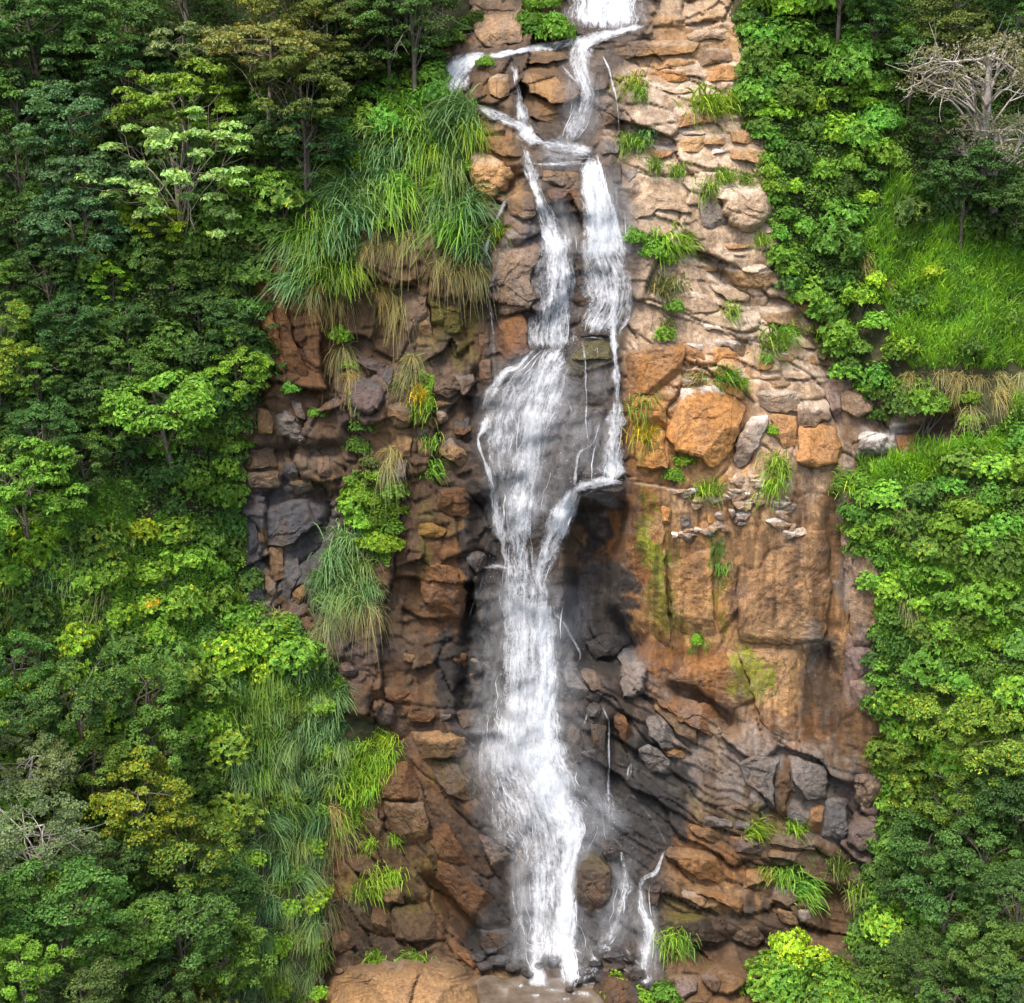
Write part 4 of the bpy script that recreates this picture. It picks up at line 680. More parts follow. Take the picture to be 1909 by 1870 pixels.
# ------------------------------------------------------------------ rock pieces one can pick out on the cliff, traced; colour, top colour, thickness
RINGS = np.array([1.02, 1.0, .975, .92, .83, .70, .54, .36, .18])
RDEP = np.array([1.6, .55, .12, -.42, -.74, -.90, -.97, -1.0, -1.0])
RINGS_A = np.array([1.03, 1.01, .99, .955, .88, .74, .56, .36, .18])
RDEP_A = np.array([1.6, .5, -.35, -.80, -.95, -.98, -1.0, -1.0, -1.0])
def make_rock(name, P, c1, c2, th, topf, seed, parent=None, rounded=False):
    rg = np.random.default_rng(seed); RI, RD = (RINGS, RDEP) if rounded else (RINGS_A, RDEP_A)
    P = np.asarray(P); per = np.r_[P, P[:1]]
    seg = np.hypot(*np.diff(per, axis=0).T); L = seg.sum()
    n = int(np.clip(L / 5.0, 20, 96))
    if rounded:
        for _ in range(2):
            Q_ = np.r_[P, P[:1]]; P = np.stack([Q_[:-1] * .75 + Q_[1:] * .25, Q_[:-1] * .25 + Q_[1:] * .75], 1).reshape(-1, 2)
    else:
        Q_ = np.r_[P, P[:1]]; P = np.stack([Q_[:-1] * .95 + Q_[1:] * .05, Q_[:-1] * .05 + Q_[1:] * .95], 1).reshape(-1, 2)
    per = np.r_[P, P[:1]]; seg = np.hypot(*np.diff(per, axis=0).T); s = np.r_[0, np.cumsum(seg)]
    t = np.linspace(0, s[-1], n, endpoint=False)
    O = np.c_[np.interp(t, s, per[:, 0]), np.interp(t, s, per[:, 1])]
    flush = 0. if rounded else float(samp(G_SLAB, *P.mean(0)))
    O = O if rounded else O.mean(0) + (O - O.mean(0)) * (1.06 + .12 * flush)
    ctr = O.mean(0); size = math.sqrt(np.ptp(O[:, 0]) * np.ptp(O[:, 1]))
    O = O + (np.c_[fbm(t / 14, t * 0 + seed, 5, 3), fbm(t / 14, t * 0 + seed + 50, 6, 3)] - .5) * (min(18, size * .26) if rounded else min(11, size * .16))
    nr = int(np.clip(size / 6, 9, 26)); ri = np.r_[RI[0], 1.0 + (RI[1] - 1.0), np.linspace(RI[2], .08, nr)] if not rounded else np.r_[RI[:2], np.linspace(RI[2], .08, nr)]
    RD = np.interp(-ri, -RI, RD); RI = ri
    r = RI[:, None, None]
    X = ctr + (O - ctr)[None] * r
    # base plane through the surface around the outline
    yo = samp(G_YS, O[:, 0], O[:, 1])
    A = np.c_[O - ctr, np.ones(len(O))]; g = np.linalg.lstsq(A, yo, rcond=None)[0]
    base = (X - ctr) @ g[:2] + g[2]
    m = 1 / 30.
    off = RD[:, None] * np.ones((1, n)); th2 = th * (.55 + .45 * min(1.4, size / 60))
    th2 = th2 * (.72 if rounded else .95 - .42 * flush)
    off = np.where(off < 0, off * th2, off * .8 * min(1, .35 + size / 80))
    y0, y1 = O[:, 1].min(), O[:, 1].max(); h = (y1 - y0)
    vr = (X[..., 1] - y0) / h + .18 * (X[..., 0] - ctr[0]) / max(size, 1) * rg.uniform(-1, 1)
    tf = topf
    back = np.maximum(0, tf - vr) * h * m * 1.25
    low = np.maximum(0, vr - (.93 - .1 * rg.random())) * h * m * .5
    o2 = off + back * (RI < 1.0)[:, None] + low * (RI < 1.0)[:, None]
    tlx, tly = (0, 0) if rounded else (rg.uniform(-.9, .9) * th2, rg.uniform(-1.1, .3) * th2)
    o2 = o2 + (RI < 1.0)[:, None] * (tlx * (X[..., 0] - ctr[0]) / max(np.ptp(O[:, 0]), 1) + tly * (X[..., 1] - ctr[1]) / h)
    for _ in range(4 if rounded else 5 if c1 != 'map' else 2):
        a = rg.uniform(0, 6.283); d = ((X[..., 0] - ctr[0]) * math.cos(a) + (X[..., 1] - ctr[1]) * math.sin(a)) / max(size, 1)
        cut = -th2 + (d - rg.uniform(.10, .45)) * size * m * rg.uniform(.4, 1.2)
        o2 = np.where((RI < 1.0)[:, None], np.maximum(o2, np.minimum(cut, .3)), o2)
    nz = (fbm(X[..., 0] / 9, X[..., 1] / 7, seed % 97, 4) - .5) * .16 + (fbm(X[..., 0] / 34, X[..., 1] / 30, seed % 91 + 3, 3) - .5) * .3 * min(1., size / 90)
    rr_, _, _ = relief(X[..., 0], X[..., 1], False); rr_ = (rr_ - rr_[2:].mean()) * (.28 if rounded else .16)
    o2 = o2 + (nz + rr_) * (RI < 1.0)[:, None]
    Yr = base + o2
    xc, yc = ctr; cy = Yr[-1].mean() - .01
    Vr = np.concatenate([pt(X[..., 0], X[..., 1], Yr).reshape(-1, 3), pt(np.array([xc]), np.array([yc]), np.array([cy]))])
    k = len(RI); i = np.arange(k - 1)[:, None] * n + np.arange(n)[None]; i2 = np.arange(k - 1)[:, None] * n + (np.arange(n)[None] + 1) % n
    q = np.stack([i, i + n, i2 + n, i2], -1).reshape(-1, 4)
    tt = np.stack([(k - 1) * n + np.arange(n), np.full(n, k * n), (k - 1) * n + (np.arange(n) + 1) % n], -1)
    px = np.r_[X[..., 0].ravel(), xc]; py = np.r_[X[..., 1].ravel(), yc]
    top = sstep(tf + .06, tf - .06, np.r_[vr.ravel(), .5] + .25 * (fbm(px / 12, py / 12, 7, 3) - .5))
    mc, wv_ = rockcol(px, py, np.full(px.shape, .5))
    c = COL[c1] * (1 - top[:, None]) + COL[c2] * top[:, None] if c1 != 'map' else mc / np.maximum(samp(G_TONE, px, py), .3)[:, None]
    nn = fbm(px / 20, py / 55, seed % 83, 4)
    alt = COL[rg.choice(['grey', 'tan', 'brown', 'greybrown', 'rust'])]
    kk = (sstep(.5, .68, nn) * (.32 if c1 != 'map' else .08))[:, None]; c = c * (1 - kk) + alt * kk
    c = (dull(c * samp(G_TONE, px, py)[:, None], px, py) * .76 + mc * .24) * (.82 + .36 * rg.random())
    wl_ = samp(G_WET, px, py); kw = (np.clip(wl_ * 1.0, 0, 1) * .7)[:, None]; c = c * (1 - kw) + (COL['wet'] * 1.4 + c * .15) * kw
    return mesh_obj(name, Vr, q, M_ROCK, parent, dict(tint=c, wet=np.maximum(np.clip(wl_, 0, 1) * .9, seep(px, py) * .8)), tris=tt, smooth=False)
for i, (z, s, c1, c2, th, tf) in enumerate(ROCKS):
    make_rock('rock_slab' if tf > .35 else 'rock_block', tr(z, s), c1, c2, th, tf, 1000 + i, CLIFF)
for i, (z, s, c1, c2, th, tf, lab, cat) in enumerate(BOULDERS):
    o = make_rock(cat if cat != 'rock' else 'wet_rock', tr(z, s), c1, c2, th, tf, 3000 + i, None, not lab.startswith('mossy'))
    tag(o, lab, cat, 'loose boulders and stones about the waterfall')

for i, (z, s, c1, c2, th, tf) in enumerate(FOOT):
    P_ = tr(z, s); o = make_rock('wet_stone', P_, c1, c2, th, tf, 5000 + i, None, True)
    rank = sorted(range(len(FOOT)), key=lambda q: tr('P', FOOT[q][1])[:, 0].mean()).index(i)
    tag(o, f"dark wet stone at the foot of the fall, {['first','second','third','fourth','fifth','sixth','seventh','eighth','ninth','tenth','eleventh','twelfth','thirteenth','fourteenth','fifteenth','sixteenth','seventeenth','eighteenth'][rank]} from left", 'stone', 'dark wet stones around the pool')
# ------------------------------------------------------------------ the water
FALL = empty('waterfall', (3.0, -7, -29)); tag(FALL, 'white multi strand waterfall running down the whole cliff', 'waterfall')
FALL['kind'] = 'structure'
bpy.context.view_layer.update()
INV = FALL.matrix_world.inverted()
def child(o, par, inv):
    o.parent = par; o.matrix_parent_inverse = inv; return o
G_YW = np.minimum(blur(G_Y, 3, 2), blur(np.minimum(G_Y, blur(G_Y, 2, 1)), 1, 1))
TH_V, TH_Q, TH_F, TH_C = [], [], [], []; th_n = 0
for li, (c, cov, nm_) in enumerate(W_LINES):
    d = np.gradient(c[:, :2], axis=0); d /= np.maximum(np.hypot(d[:, 0], d[:, 1]), 1e-6)[:, None]
    nrm = np.c_[-d[:, 1], d[:, 0]]
    # keep wide level ledges from folding: the cross direction leans to the picture's horizontal for steep flow
    w = c[:, 2]; nc = int(np.clip(w.max() / 3.0, 4, 60)); u = np.linspace(-1, 1, nc)
    rag = 1 + (.16 if w.max() > 40 else .75) * (fbm(np.arange(len(c)) / 3., np.full(len(c), li * 3.3), 7, 3) - .5) * 2
    c = c.copy(); c[:, :2] += nrm * ((fbm(np.arange(len(c)) / 3.5, np.full(len(c), li * 5.1), 8, 3) - .5) * np.minimum(4, w * .3))[:, None]
    X = c[:, None, :2] + nrm[:, None] * (u[None, :, None] * (w * rag * (1.34 if w.max() > 14 else 1.15))[:, None, None] / 2)
    lift = .16 + .12 * (1 - u ** 2)[None] * np.minimum(1.6, w / 40)[:, None]
    bump = (fbm(X[..., 0] / 7, X[..., 1] / 26, li, 3) - .5) * .34 * np.minimum(1, w / 25)[:, None]
    Y = samp(G_YW, X[..., 0], X[..., 1]) - lift - bump - .012 * (li % 9) - (.05 + .3 * (li % 3) if nm_ == 'veil' else 0)
    Vw = pt(X[..., 0], X[..., 1], Y)
    ln = np.r_[0, np.cumsum(np.hypot(*np.diff(c[:, :2], axis=0).T))] / 30.
    flow = np.stack([u[None] * (w[:, None] / 60.) + li * 7.3, np.repeat(ln[:, None], nc, 1) + li * 3.1], -1)
    edge = 1 - np.abs(u) ** 2.2
    ends = np.minimum(1, np.minimum(np.arange(len(c)), np.arange(len(c))[::-1] + .5) / (3.5 if nm_ != 'veil' else 9.))
    cov = cov if w.max() > 40 else cov * .86
    fade = .5 + .5 * np.minimum(1, w / 30)
    cover = (cov * (.22 + .78 * edge) if nm_ != 'veil' else 1.06 * cov * (1 - np.abs(u)) ** .9)[None] * ((.45 + .55 * ends) if nm_ != 'veil' else ends)[:, None] + (.10 * edge * ends[:, None] if cov > .8 else 0)
    o = mesh_obj(nm_, Vw, gridquads(len(c), nc), M_VEIL if nm_ == 'veil' else M_WATER, None, dict(flow=flow.reshape(-1, 2), cover=cover.ravel()))
    child(o, FALL, INV)
    # crisp threads of water over the sheet
    if w.max() > 5:
        for _ in range(int(max(w.mean(), 7) * len(c) / 420 * (.5 + cov)) if nm_ != 'veil' else int(w.mean() * len(c) / 800)):
            k0 = rng.integers(0, max(1, len(c) - 6)); L_ = int(rng.integers(4, 16)); kk = np.arange(k0, min(len(c), k0 + L_))
            if len(kk) < 4: continue
            uu = rng.uniform(-.92, .92) * (1 if w.max() > 30 else 1.25) + .3 * (fbm(kk / 6., np.full(len(kk), rng.uniform(0, 99)), 3, 2) - .5)
            ctr_ = c[kk, :2] + nrm[kk] * (uu * w[kk] / 2)[:, None]
            hw = rng.uniform(.35, 1.25) * np.sin(np.linspace(.15, 3.0, len(kk))) * (.7 + .6 * fbm(kk / 2., kk * 0. + li, 9, 2))
            yy = samp(G_YW, ctr_[:, 0], ctr_[:, 1]) - .30 - .12 * (1 - uu ** 2) * np.minimum(1.6, w[kk] / 40) - rng.uniform(0, .22)
            a_ = ctr_ - nrm[kk] * hw[:, None]; b_ = ctr_ + nrm[kk] * hw[:, None]
            Vt = np.stack([pt(a_[:, 0], a_[:, 1], yy), pt(ctr_[:, 0], ctr_[:, 1], yy - .05), pt(b_[:, 0], b_[:, 1], yy)], 1).reshape(-1, 3)
            TH_V.append(Vt); TH_Q.append(gridquads(len(kk), 3, th_n)); th_n += len(Vt)
            TH_F.append(np.c_[np.repeat(ctr_[:, 0] / 30, 3), np.repeat(ctr_[:, 1] / 60, 3)]); TH_C.append(np.full(len(Vt), .78))
# spray drops thrown off where water strikes rock
dr = []
for (x, y, rx, ry, nn) in [(1050, 640, 45, 30, 220), (1140, 585, 40, 40, 200), (1010, 870, 70, 90, 260), (960, 1070, 60, 50, 220), (1010, 1230, 90, 110, 400), (1020, 1480, 120, 90, 500), (1035, 1765, 60, 26, 420), (1130, 50, 70, 14, 160), (1120, 890, 60, 16, 160), (1150, 1560, 40, 60, 120), (850, 150, 35, 18, 90)]:
    a = rng.normal(0, .5, (nn, 2)) * [rx, ry] + [x, y]; dr.append(a)
dr = np.vstack(dr)[::3]; yy = samp(G_YW, dr[:, 0], dr[:, 1]) - rng.uniform(.3, 1.1, len(dr)); ctr_ = pt(dr[:, 0], dr[:, 1], yy)
sz = rng.uniform(.006, .018, len(dr))[:, None, None]
tet = np.array([[1, 1, 1], [1, -1, -1], [-1, 1, -1], [-1, -1, 1]], float)
drop_v = (ctr_[:, None] + tet[None] * sz).reshape(-1, 3); drop_t = (np.array([[0, 1, 2], [0, 3, 1], [0, 2, 3], [1, 3, 2]])[None] + 4 * np.arange(len(dr))[:, None, None]).reshape(-1, 3)
o = mesh_obj('water_threads', np.vstack(TH_V), np.vstack(TH_Q), M_WATER, None, dict(flow=np.vstack(TH_F), cover=np.concatenate(TH_C))); child(o, FALL, INV); o['kind'] = 'stuff'
o = mesh_obj('spray', drop_v, None, M_WATER, None, dict(flow=np.zeros((len(drop_v), 2)), cover=np.full(len(drop_v), 1.2)), tris=drop_t); child(o, FALL, INV); o['kind'] = 'stuff'
# pool at the foot: level water
pp = catmull(np.array([[880, 1832, 0], [905, 1818, 0], [950, 1824, 0], [985, 1816, 0], [1040, 1824, 0], [1080, 1817, 0], [1110, 1828, 0], [1140, 1836, 0], [1150, 1880, 0], [1140, 1960, 0], [1010, 1990, 0], [890, 1960, 0], [850, 1890, 0], [880, 1832, 0]], float), 12)[:-1]
a_, dy_, dz_ = ray(pp[:, 0], pp[:, 1]); t_ = (POOL_Z - CAM[2]) / dz_
pv = np.c_[a_ * t_, CAM[1] + dy_ * t_, np.full(len(pp), POOL_Z)]
n_ = len(pv); pv2 = np.vstack([pv, pv * .5 + pv.mean(0) * .5, pv.mean(0)[None]])
q_ = np.stack([np.arange(n_), (np.arange(n_) + 1) % n_, n_ + (np.arange(n_) + 1) % n_, n_ + np.arange(n_)], -1)
t3 = np.stack([n_ + np.arange(n_), n_ + (np.arange(n_) + 1) % n_, np.full(n_, 2 * n_)], -1)
fv, fq, fc, fn = [], [], [], 0
for (x, y, rx, ry) in [(1005, 1832, 34, 9), (1060, 1828, 40, 9), (1100, 1836, 30, 8), (975, 1838, 22, 6), (1035, 1846, 40, 7), (1085, 1852, 34, 6), (1000, 1856, 26, 5), (1050, 1862, 30, 5)]:
    th_ = np.linspace(0, 6.2832, 25); rr_ = np.array([0, .35, .7, 1.])
    fx_ = x + np.cos(th_)[None] * rx * rr_[:, None] * (.5 + 1.1 * fbm(np.cos(th_) * 2 + x, np.sin(th_) * 2, 3, 3))[None]; fy_ = y + np.sin(th_)[None] * ry * 1.35 * rr_[:, None] * (.5 + 1.0 * fbm(np.cos(th_) * 2 + y, np.sin(th_) * 2, 4, 3))[None]
    a_, dy_, dz_ = ray(fx_, fy_); t_ = (POOL_Z + .02 + .004 * len(fv) - CAM[2]) / dz_
    fv.append(np.stack([a_ * t_, CAM[1] + dy_ * t_, np.full(a_.shape, POOL_Z + .02 + .004 * len(fv))], -1).reshape(-1, 3)); fq.append(gridquads(4, 25, fn)); fn += 100; fc.append(np.repeat([.66, .58, .38, .0], 25))
fv = np.vstack(fv); o = mesh_obj('foam', fv, np.vstack(fq), M_WATER, None, dict(flow=fv[:, :2] * [.35, .9], cover=np.concatenate(fc))); child(o, FALL, INV); o['kind'] = 'stuff'
a_, dy_, dz_ = ray(pp[:, 0], pp[:, 1]); t_ = (POOL_Z - CAM[2]) / dz_
tag(mesh_obj('pool_water', pv2, q_, M_POOL, tris=t3), 'silty brown pool water at the foot of the waterfall', kind='structure')
# ------------------------------------------------------------------ plants: prototypes of leaves, blades and limbs, then individuals that share their meshes
def nz(v): return v / np.maximum(np.linalg.norm(v, axis=-1, keepdims=True), 1e-9)
def leaves(c, d, n, L, W, fold=.18, droop=.15):
    """folded four-cornered leaves; c centre, d axis, n normal"""
    d = nz(d); s = nz(np.cross(d, n)); n = np.cross(s, d)
    L = np.broadcast_to(np.asarray(L, float), (len(c),))[:, None]; W = np.broadcast_to(np.asarray(W, float), (len(c),))[:, None]
    v = np.stack([c - d * L * .5, c + s * W * .5 + n * W * fold - d * L * .05, c + d * L * .5 - n * L * droop, c - s * W * .5 + n * W * fold - d * L * .05], 1)
    q = np.arange(len(c) * 4).reshape(-1, 4)
    return v.reshape(-1, 3), q
def var_tint(rg, n, per, amt=.28, yel=.0):
    b = 1 + amt * rg.normal(0, 1, n).clip(-1.6, 1.8); w = rg.normal(0, .10, n)
    t = np.stack([b * (1 + w), b * (1 + .3 * w), b * (1 - w * .6)], -1).clip(.25, 2.2)
    if yel > 0:
        m = rg.random(n) < yel; t[m] = t[m] * [2.3, 1.35, .6]
    return np.repeat(t, per, 0)
def tube(P, r, k=6):
    P = np.asarray(P, float); r = np.asarray(r, float)
    d = nz(np.gradient(P, axis=0)); ref = np.array([.31, .95, .1]); a = nz(np.cross(d, ref)); b = np.cross(d, a)
    th = np.linspace(0, 2 * np.pi, k, endpoint=False)
    v = P[:, None] + (a[:, None] * np.cos(th)[None, :, None] + b[:, None] * np.sin(th)[None, :, None]) * r[:, None, None]
    m = len(P); i = np.arange(m - 1)[:, None] * k + np.arange(k)[None]; j = np.arange(m - 1)[:, None] * k + (np.arange(k)[None] + 1) % k
    return v.reshape(-1, 3), np.stack([i, j, j + k, i + k], -1).reshape(-1, 4)
class Acc:
    def __init__(s): s.v = []; s.q = []; s.t = []; s.n = 0
    def add(s, v, q, t=None):
        s.v.append(v); s.q.append(q + s.n); s.n += len(v); s.t.append(t if t is not None else np.ones((len(v), 3)))
    def mesh(s, name, mat, smooth=True):
        o = mesh_obj(name, np.vstack(s.v), np.vstack(s.q), mat, None, dict(tint=np.vstack(s.t)), smooth=smooth, link=False)
        return o.data
def branch(rg, a, b, r0, r1, n=7, wob=.10, sag=.0):
    a = np.asarray(a, float); b = np.asarray(b, float); t = np.linspace(0, 1, n)[:, None]; L = np.linalg.norm(b - a)
    p = a + (b - a) * t + np.cumsum(rg.normal(0, wob * L / n, (n, 3)), 0) * np.sin(t * np.pi) ** .6
    p[:, 2] += sag * L * np.sin(t[:, 0] * np.pi)
    p[-1] = b
    return p, np.linspace(r0, r1, n)
def tree_proto(seed, shape='round', nclump=86, per=84, leaf=.24, crown=(3.0, 3.0, 2.3), h=7.2, clr=.62, bare=False, limbs=16, rtrunk=.17, yel=0., flat=.55):
    """tree about h m tall with a crown about 6 m across; returns (trunk, branches, crown) meshes"""
    rg = np.random.default_rng(seed); cx = np.array(crown); cz = h - crown[2] * .85
    # clump centres: uneven shell, lobed outline
    C = []
    lob = rg.uniform(0, 6.28, 4)
    while len(C) < nclump:
        p = rg.normal(0, 1, 3); p /= np.linalg.norm(p)
        if p[2] < -.75: continue
        th = math.atan2(p[1], p[0]); k = 1 + .16 * math.sin(2 * th + lob[0]) + .12 * math.sin(3 * th + lob[1]) + .10 * math.sin(5 * th + lob[2])
        r = rg.uniform(.55, 1.0) ** .5
        if shape == 'cone': k *= 1.15 - .75 * max(0, p[2])
        if shape == 'flat': p = p * [1, 1, .55]
        C.append(p * r * k * cx + [0, 0, cz])
    C = np.array(C)
    tr_, br, cr = Acc(), Acc(), Acc()
    top = np.array([rg.normal(0, .25), rg.normal(0, .25), cz + crown[2] * .25])
    P, rr = branch(rg, (0, 0, -.8), top, rtrunk, rtrunk * .38, 10, .05); tr_.add(*tube(P, rr, 7))
    idx = rg.choice(len(C), min(limbs, len(C)), replace=False)
    for i in idx:
        k = rg.integers(4, 10); Pb, rb = branch(rg, P[k], C[i] * [.97, .97, 1] - [0, 0, .1], rtrunk * rg.uniform(.18, .32), rtrunk * .06, 7, .16, .07); br.add(*tube(Pb, rb, 5))
        for _ in range(3 if not bare else 6):
            e = Pb[rg.integers(3, 7)]; t_ = C[i] + rg.normal(0, .55, 3); Pt, rt = branch(rg, e, t_, rtrunk * .12, rtrunk * .035, 5, .2); br.add(*tube(Pt, rt, 4))
    # leaves in flattened domes
    nb = len(C) * per
    ci = np.repeat(np.arange(len(C)), per)
    sz = rg.uniform(.6, 1.25, len(C)) * clr
    u = rg.normal(0, 1, (nb, 3)); u = nz(u); u[:, 2] = np.abs(u[:, 2]) * 1.0 - .25 * (rg.random(nb) < .3)
    rad = rg.uniform(.35, 1, nb) ** .5
    off = u * rad[:, None] * sz[ci][:, None] * [1, 1, flat]
    c = C[ci] + off
    out = nz(off * [1, 1, 1.5] + [0, 0, .35] + rg.normal(0, .30, (nb, 3)))
    d = nz(np.cross(out, rg.normal(0, 1, (nb, 3))))
    ll = leaf * rg.uniform(.65, 1.3, nb)
    v, q = leaves(c, d, out, ll, ll * .62)
    ct = np.repeat(1 + .16 * rg.normal(0, 1, len(C)).clip(-1.5, 1.5), per)
    t = var_tint(rg, nb, 1, .22, yel) * ct[:, None]
    cr.add(v, q, np.repeat(t, 4, 0))
    return dict(trunk=tr_.mesh('trunk', M_BARK), branches=br.mesh('branches', M_BARK), crown=cr.mesh('crown', M_LEAF, False), h=cz, w=crown[0] * 2)
def shrub_proto(seed, n=420, R_=(1.25, 1.25, .95), leaf=.16, ros=6, yel=0., stems=9, loose=0.):
    """rounded bush of leaf rosettes on thin stems"""
    rg = np.random.default_rng(seed); R_ = np.array(R_)
    p = nz(rg.normal(0, 1, (n, 3))); p[:, 2] = np.abs(p[:, 2]) - .22
    lob = rg.uniform(0, 6.28, 3); th = np.arctan2(p[:, 1], p[:, 0]); k = 1 + .18 * np.sin(2 * th + lob[0]) + .14 * np.sin(3 * th + lob[1]) + .12 * np.sin(4 * p[:, 2] * 2 + lob[2])
    C = p * (rg.uniform(.62 - loose, 1.04, n) * k)[:, None] * R_ + [0, 0, R_[2] * .55]
    n = int(n * 1.0); ax = nz(p * [1, 1, 1.1] + [0, 0, .22] + rg.normal(0, .38, (n, 3)))
    ci = np.repeat(np.arange(n), ros); ang = np.tile(np.arange(ros) * 2 * np.pi / ros, n) + np.repeat(rg.uniform(0, 6, n), ros) + rg.normal(0, .25, n * ros)
    a = nz(np.cross(ax, [.3, .2, .93])); b = np.cross(ax, a)
    d = nz((a[ci] * np.cos(ang)[:, None] + b[ci] * np.sin(ang)[:, None]) + ax[ci] * rg.uniform(.05, .6, (n * ros, 1)))
    ll = leaf * rg.uniform(.7, 1.25, n * ros); nrm = nz(ax[ci] - d * (d * ax[ci]).sum(1, keepdims=True))
    c = C[ci] + d * (ll * .5)[:, None]
    v, q = leaves(c, d, nrm, ll, ll * .66)
    ct = np.repeat(1 + .2 * rg.normal(0, 1, n).clip(-1.5, 1.5), ros)
    f, s = Acc(), Acc()
    f.add(v, q, np.repeat(var_tint(rg, n * ros, 1, .16, yel) * ct[:, None], 4, 0))
    for _ in range(stems):
        e = C[rg.integers(n)]; P, rr = branch(rg, (rg.normal(0, .12), rg.normal(0, .12), -.5), e, .035, .012, 6, .12); s.add(*tube(P, rr, 4))
    return dict(foliage=f.mesh('foliage', M_LEAF, False), stems=s.mesh('stems', M_BARK), h=R_[2] * .7, w=R_[0] * 2)
def grass_proto(seed, n=120, L=(1.0, 2.2), w=.05, spread=.5, out=(0, -1, 0), lean=.35, droop=1.0, seg=5, dry=0., tipdry=.0, up=1.0):
    """clump of arching blades; 'out' is the downhill direction they lean and hang towards"""
    rg = np.random.default_rng(seed); o = np.array(out, float)
    base = rg.normal(0, .35, (n, 3)) * [spread, spread * .6, spread * .8]
    th = rg.uniform(0, 6.283, n); hor = np.c_[np.cos(th), np.sin(th), np.zeros(n)]
    d0 = nz(hor * rg.uniform(.25, .9, (n, 1)) + [0, 0, up] + o * lean * 2 * rg.random((n, 1)))
    ln = rg.uniform(*L, n); t = np.linspace(0, 1, seg + 1)
    dr = droop * rg.uniform(.5, 1.4, n)
    P = base[:, None] + d0[:, None] * (ln[:, None] * t)[..., None]
    P[..., 2] -= (dr * ln * .75)[:, None] * t[None] ** 2.2
    P += (o * lean)[None, None] * (ln[:, None] * t ** 2)[..., None] * .5
    sd_ = nz(np.cross(d0, rg.normal(0, 1, (n, 3)) * .4 + [0, -1, .3]))
    hw = w * rg.uniform(.6, 1.3, n)[:, None] * np.clip(1.15 - t, .06, 1)[None] ** .7 * (.35 + .65 * np.minimum(1, t / .25))[None]
    a = P - sd_[:, None] * hw[..., None]; b = P + sd_[:, None] * hw[..., None]
    v = np.stack([a, b], 2).reshape(-1, 3)
    k = np.arange(n)[:, None] * (seg + 1) * 2 + np.arange(seg)[None] * 2
    q = np.stack([k, k + 1, k + 3, k + 2], -1).reshape(-1, 4)
    tt = var_tint(rg, n, 1, .25)
    isdry = rg.random(n) < dry
    tt = np.where(isdry[:, None], tt * [1.62, 1.36, 1.5], tt)
    tn = np.repeat(tt[:, None], (seg + 1) * 2, 1)
    if tipdry: tn = tn * (1 + tipdry * np.repeat(t, 2)[None, :, None] ** 2 * np.array([1.2, .5, .3]))
    f = Acc(); f.add(v, q, tn.reshape(-1, 3))
    return dict(blades=f.mesh('blades', M_GRASS), h=.5, w=L[1] * 1.15)

T_ROUND = [tree_proto(11), tree_proto(12, nclump=74, per=96), tree_proto(13, nclump=100, leaf=.21), tree_proto(14, 'flat', 80, 84, h=6.4)]
T_YEL = [tree_proto(21, yel=.07, leaf=.22), tree_proto(22, yel=.12, nclump=80, leaf=.22)]
T_PALE = [tree_proto(31, 'round', 76, 90, .23, (3.1, 3.1, 2.9), 8.0, .55, limbs=24, rtrunk=.17, flat=.5)]
T_UMB = [tree_proto(41, 'flat', 84, 80, .20, (3.4, 3.2, 2.0), 6.8, .6, limbs=22, rtrunk=.17, yel=.06)]
T_CONE = [tree_proto(51, 'cone', 90, 80, .20, (2.3, 2.3, 3.4), 8.5, .6)]
T_GREY = [tree_proto(61, 'round', 92, 90, .17, (3.2, 3.2, 2.4), 7.0, .62, limbs=26, rtrunk=.17)]
T_BARE = [tree_proto(71, 'flat', 90, 44, .13, (3.4, 3.2, 2.2), 6.4, .7, bare=True, limbs=26, rtrunk=.25)]
S_LEAF = [shrub_proto(101), shrub_proto(102, 430, (1.35, 1.2, .95)), shrub_proto(103, 360, (1.1, 1.2, 1.15), .18), shrub_proto(104, 440, (1.2, 1.2, 1.1), .15, 7)]
S_YEL = [shrub_proto(111, 400, (1.25, 1.25, 1.1), .16, 6, .06), shrub_proto(112, 400, (1.2, 1.3, 1.05), .16, 6, .10)]
S_LOOSE = [shrub_proto(121, 380, (1.2, 1.2, 1.1), .17, 5, .02, 14, .25), shrub_proto(122, 380, (1.3, 1.1, 1.0), .17, 5, .03, 14, .25)]
G_REED = [grass_proto(201, 260, (.8, 2.6), .032, 1.0, lean=.45, droop=1.0), grass_proto(202, 250, (.9, 2.9), .030, 1.1, lean=.6, droop=1.25, tipdry=.5), grass_proto(203, 260, (.7, 2.3), .030, 1.1, lean=.3, droop=.9, tipdry=.3, dry=.08)]
G_HANG = [grass_proto(211, 190, (.8, 2.8), .026, .65, lean=.35, droop=1.7, dry=.75, up=.45), grass_proto(212, 180, (.7, 2.6), .026, .7, lean=.3, droop=1.8, dry=.85, up=.4)]
G_TUFT = [grass_proto(221, 170, (.25, .8), .017, .5, lean=.35, droop=.9, seg=4, dry=.06), grass_proto(222, 170, (.2, .75), .016, .5, lean=.45, droop=1.15, seg=4, dry=.25), grass_proto(223, 150, (.2, .7), .018, .5, lean=.3, droop=1.3, seg=4, dry=.12)]
G_STRAW = [grass_proto(231, 190, (.4, 1.5), .022, .7, lean=.5, droop=1.5, dry=.95, up=.35, seg=4)]

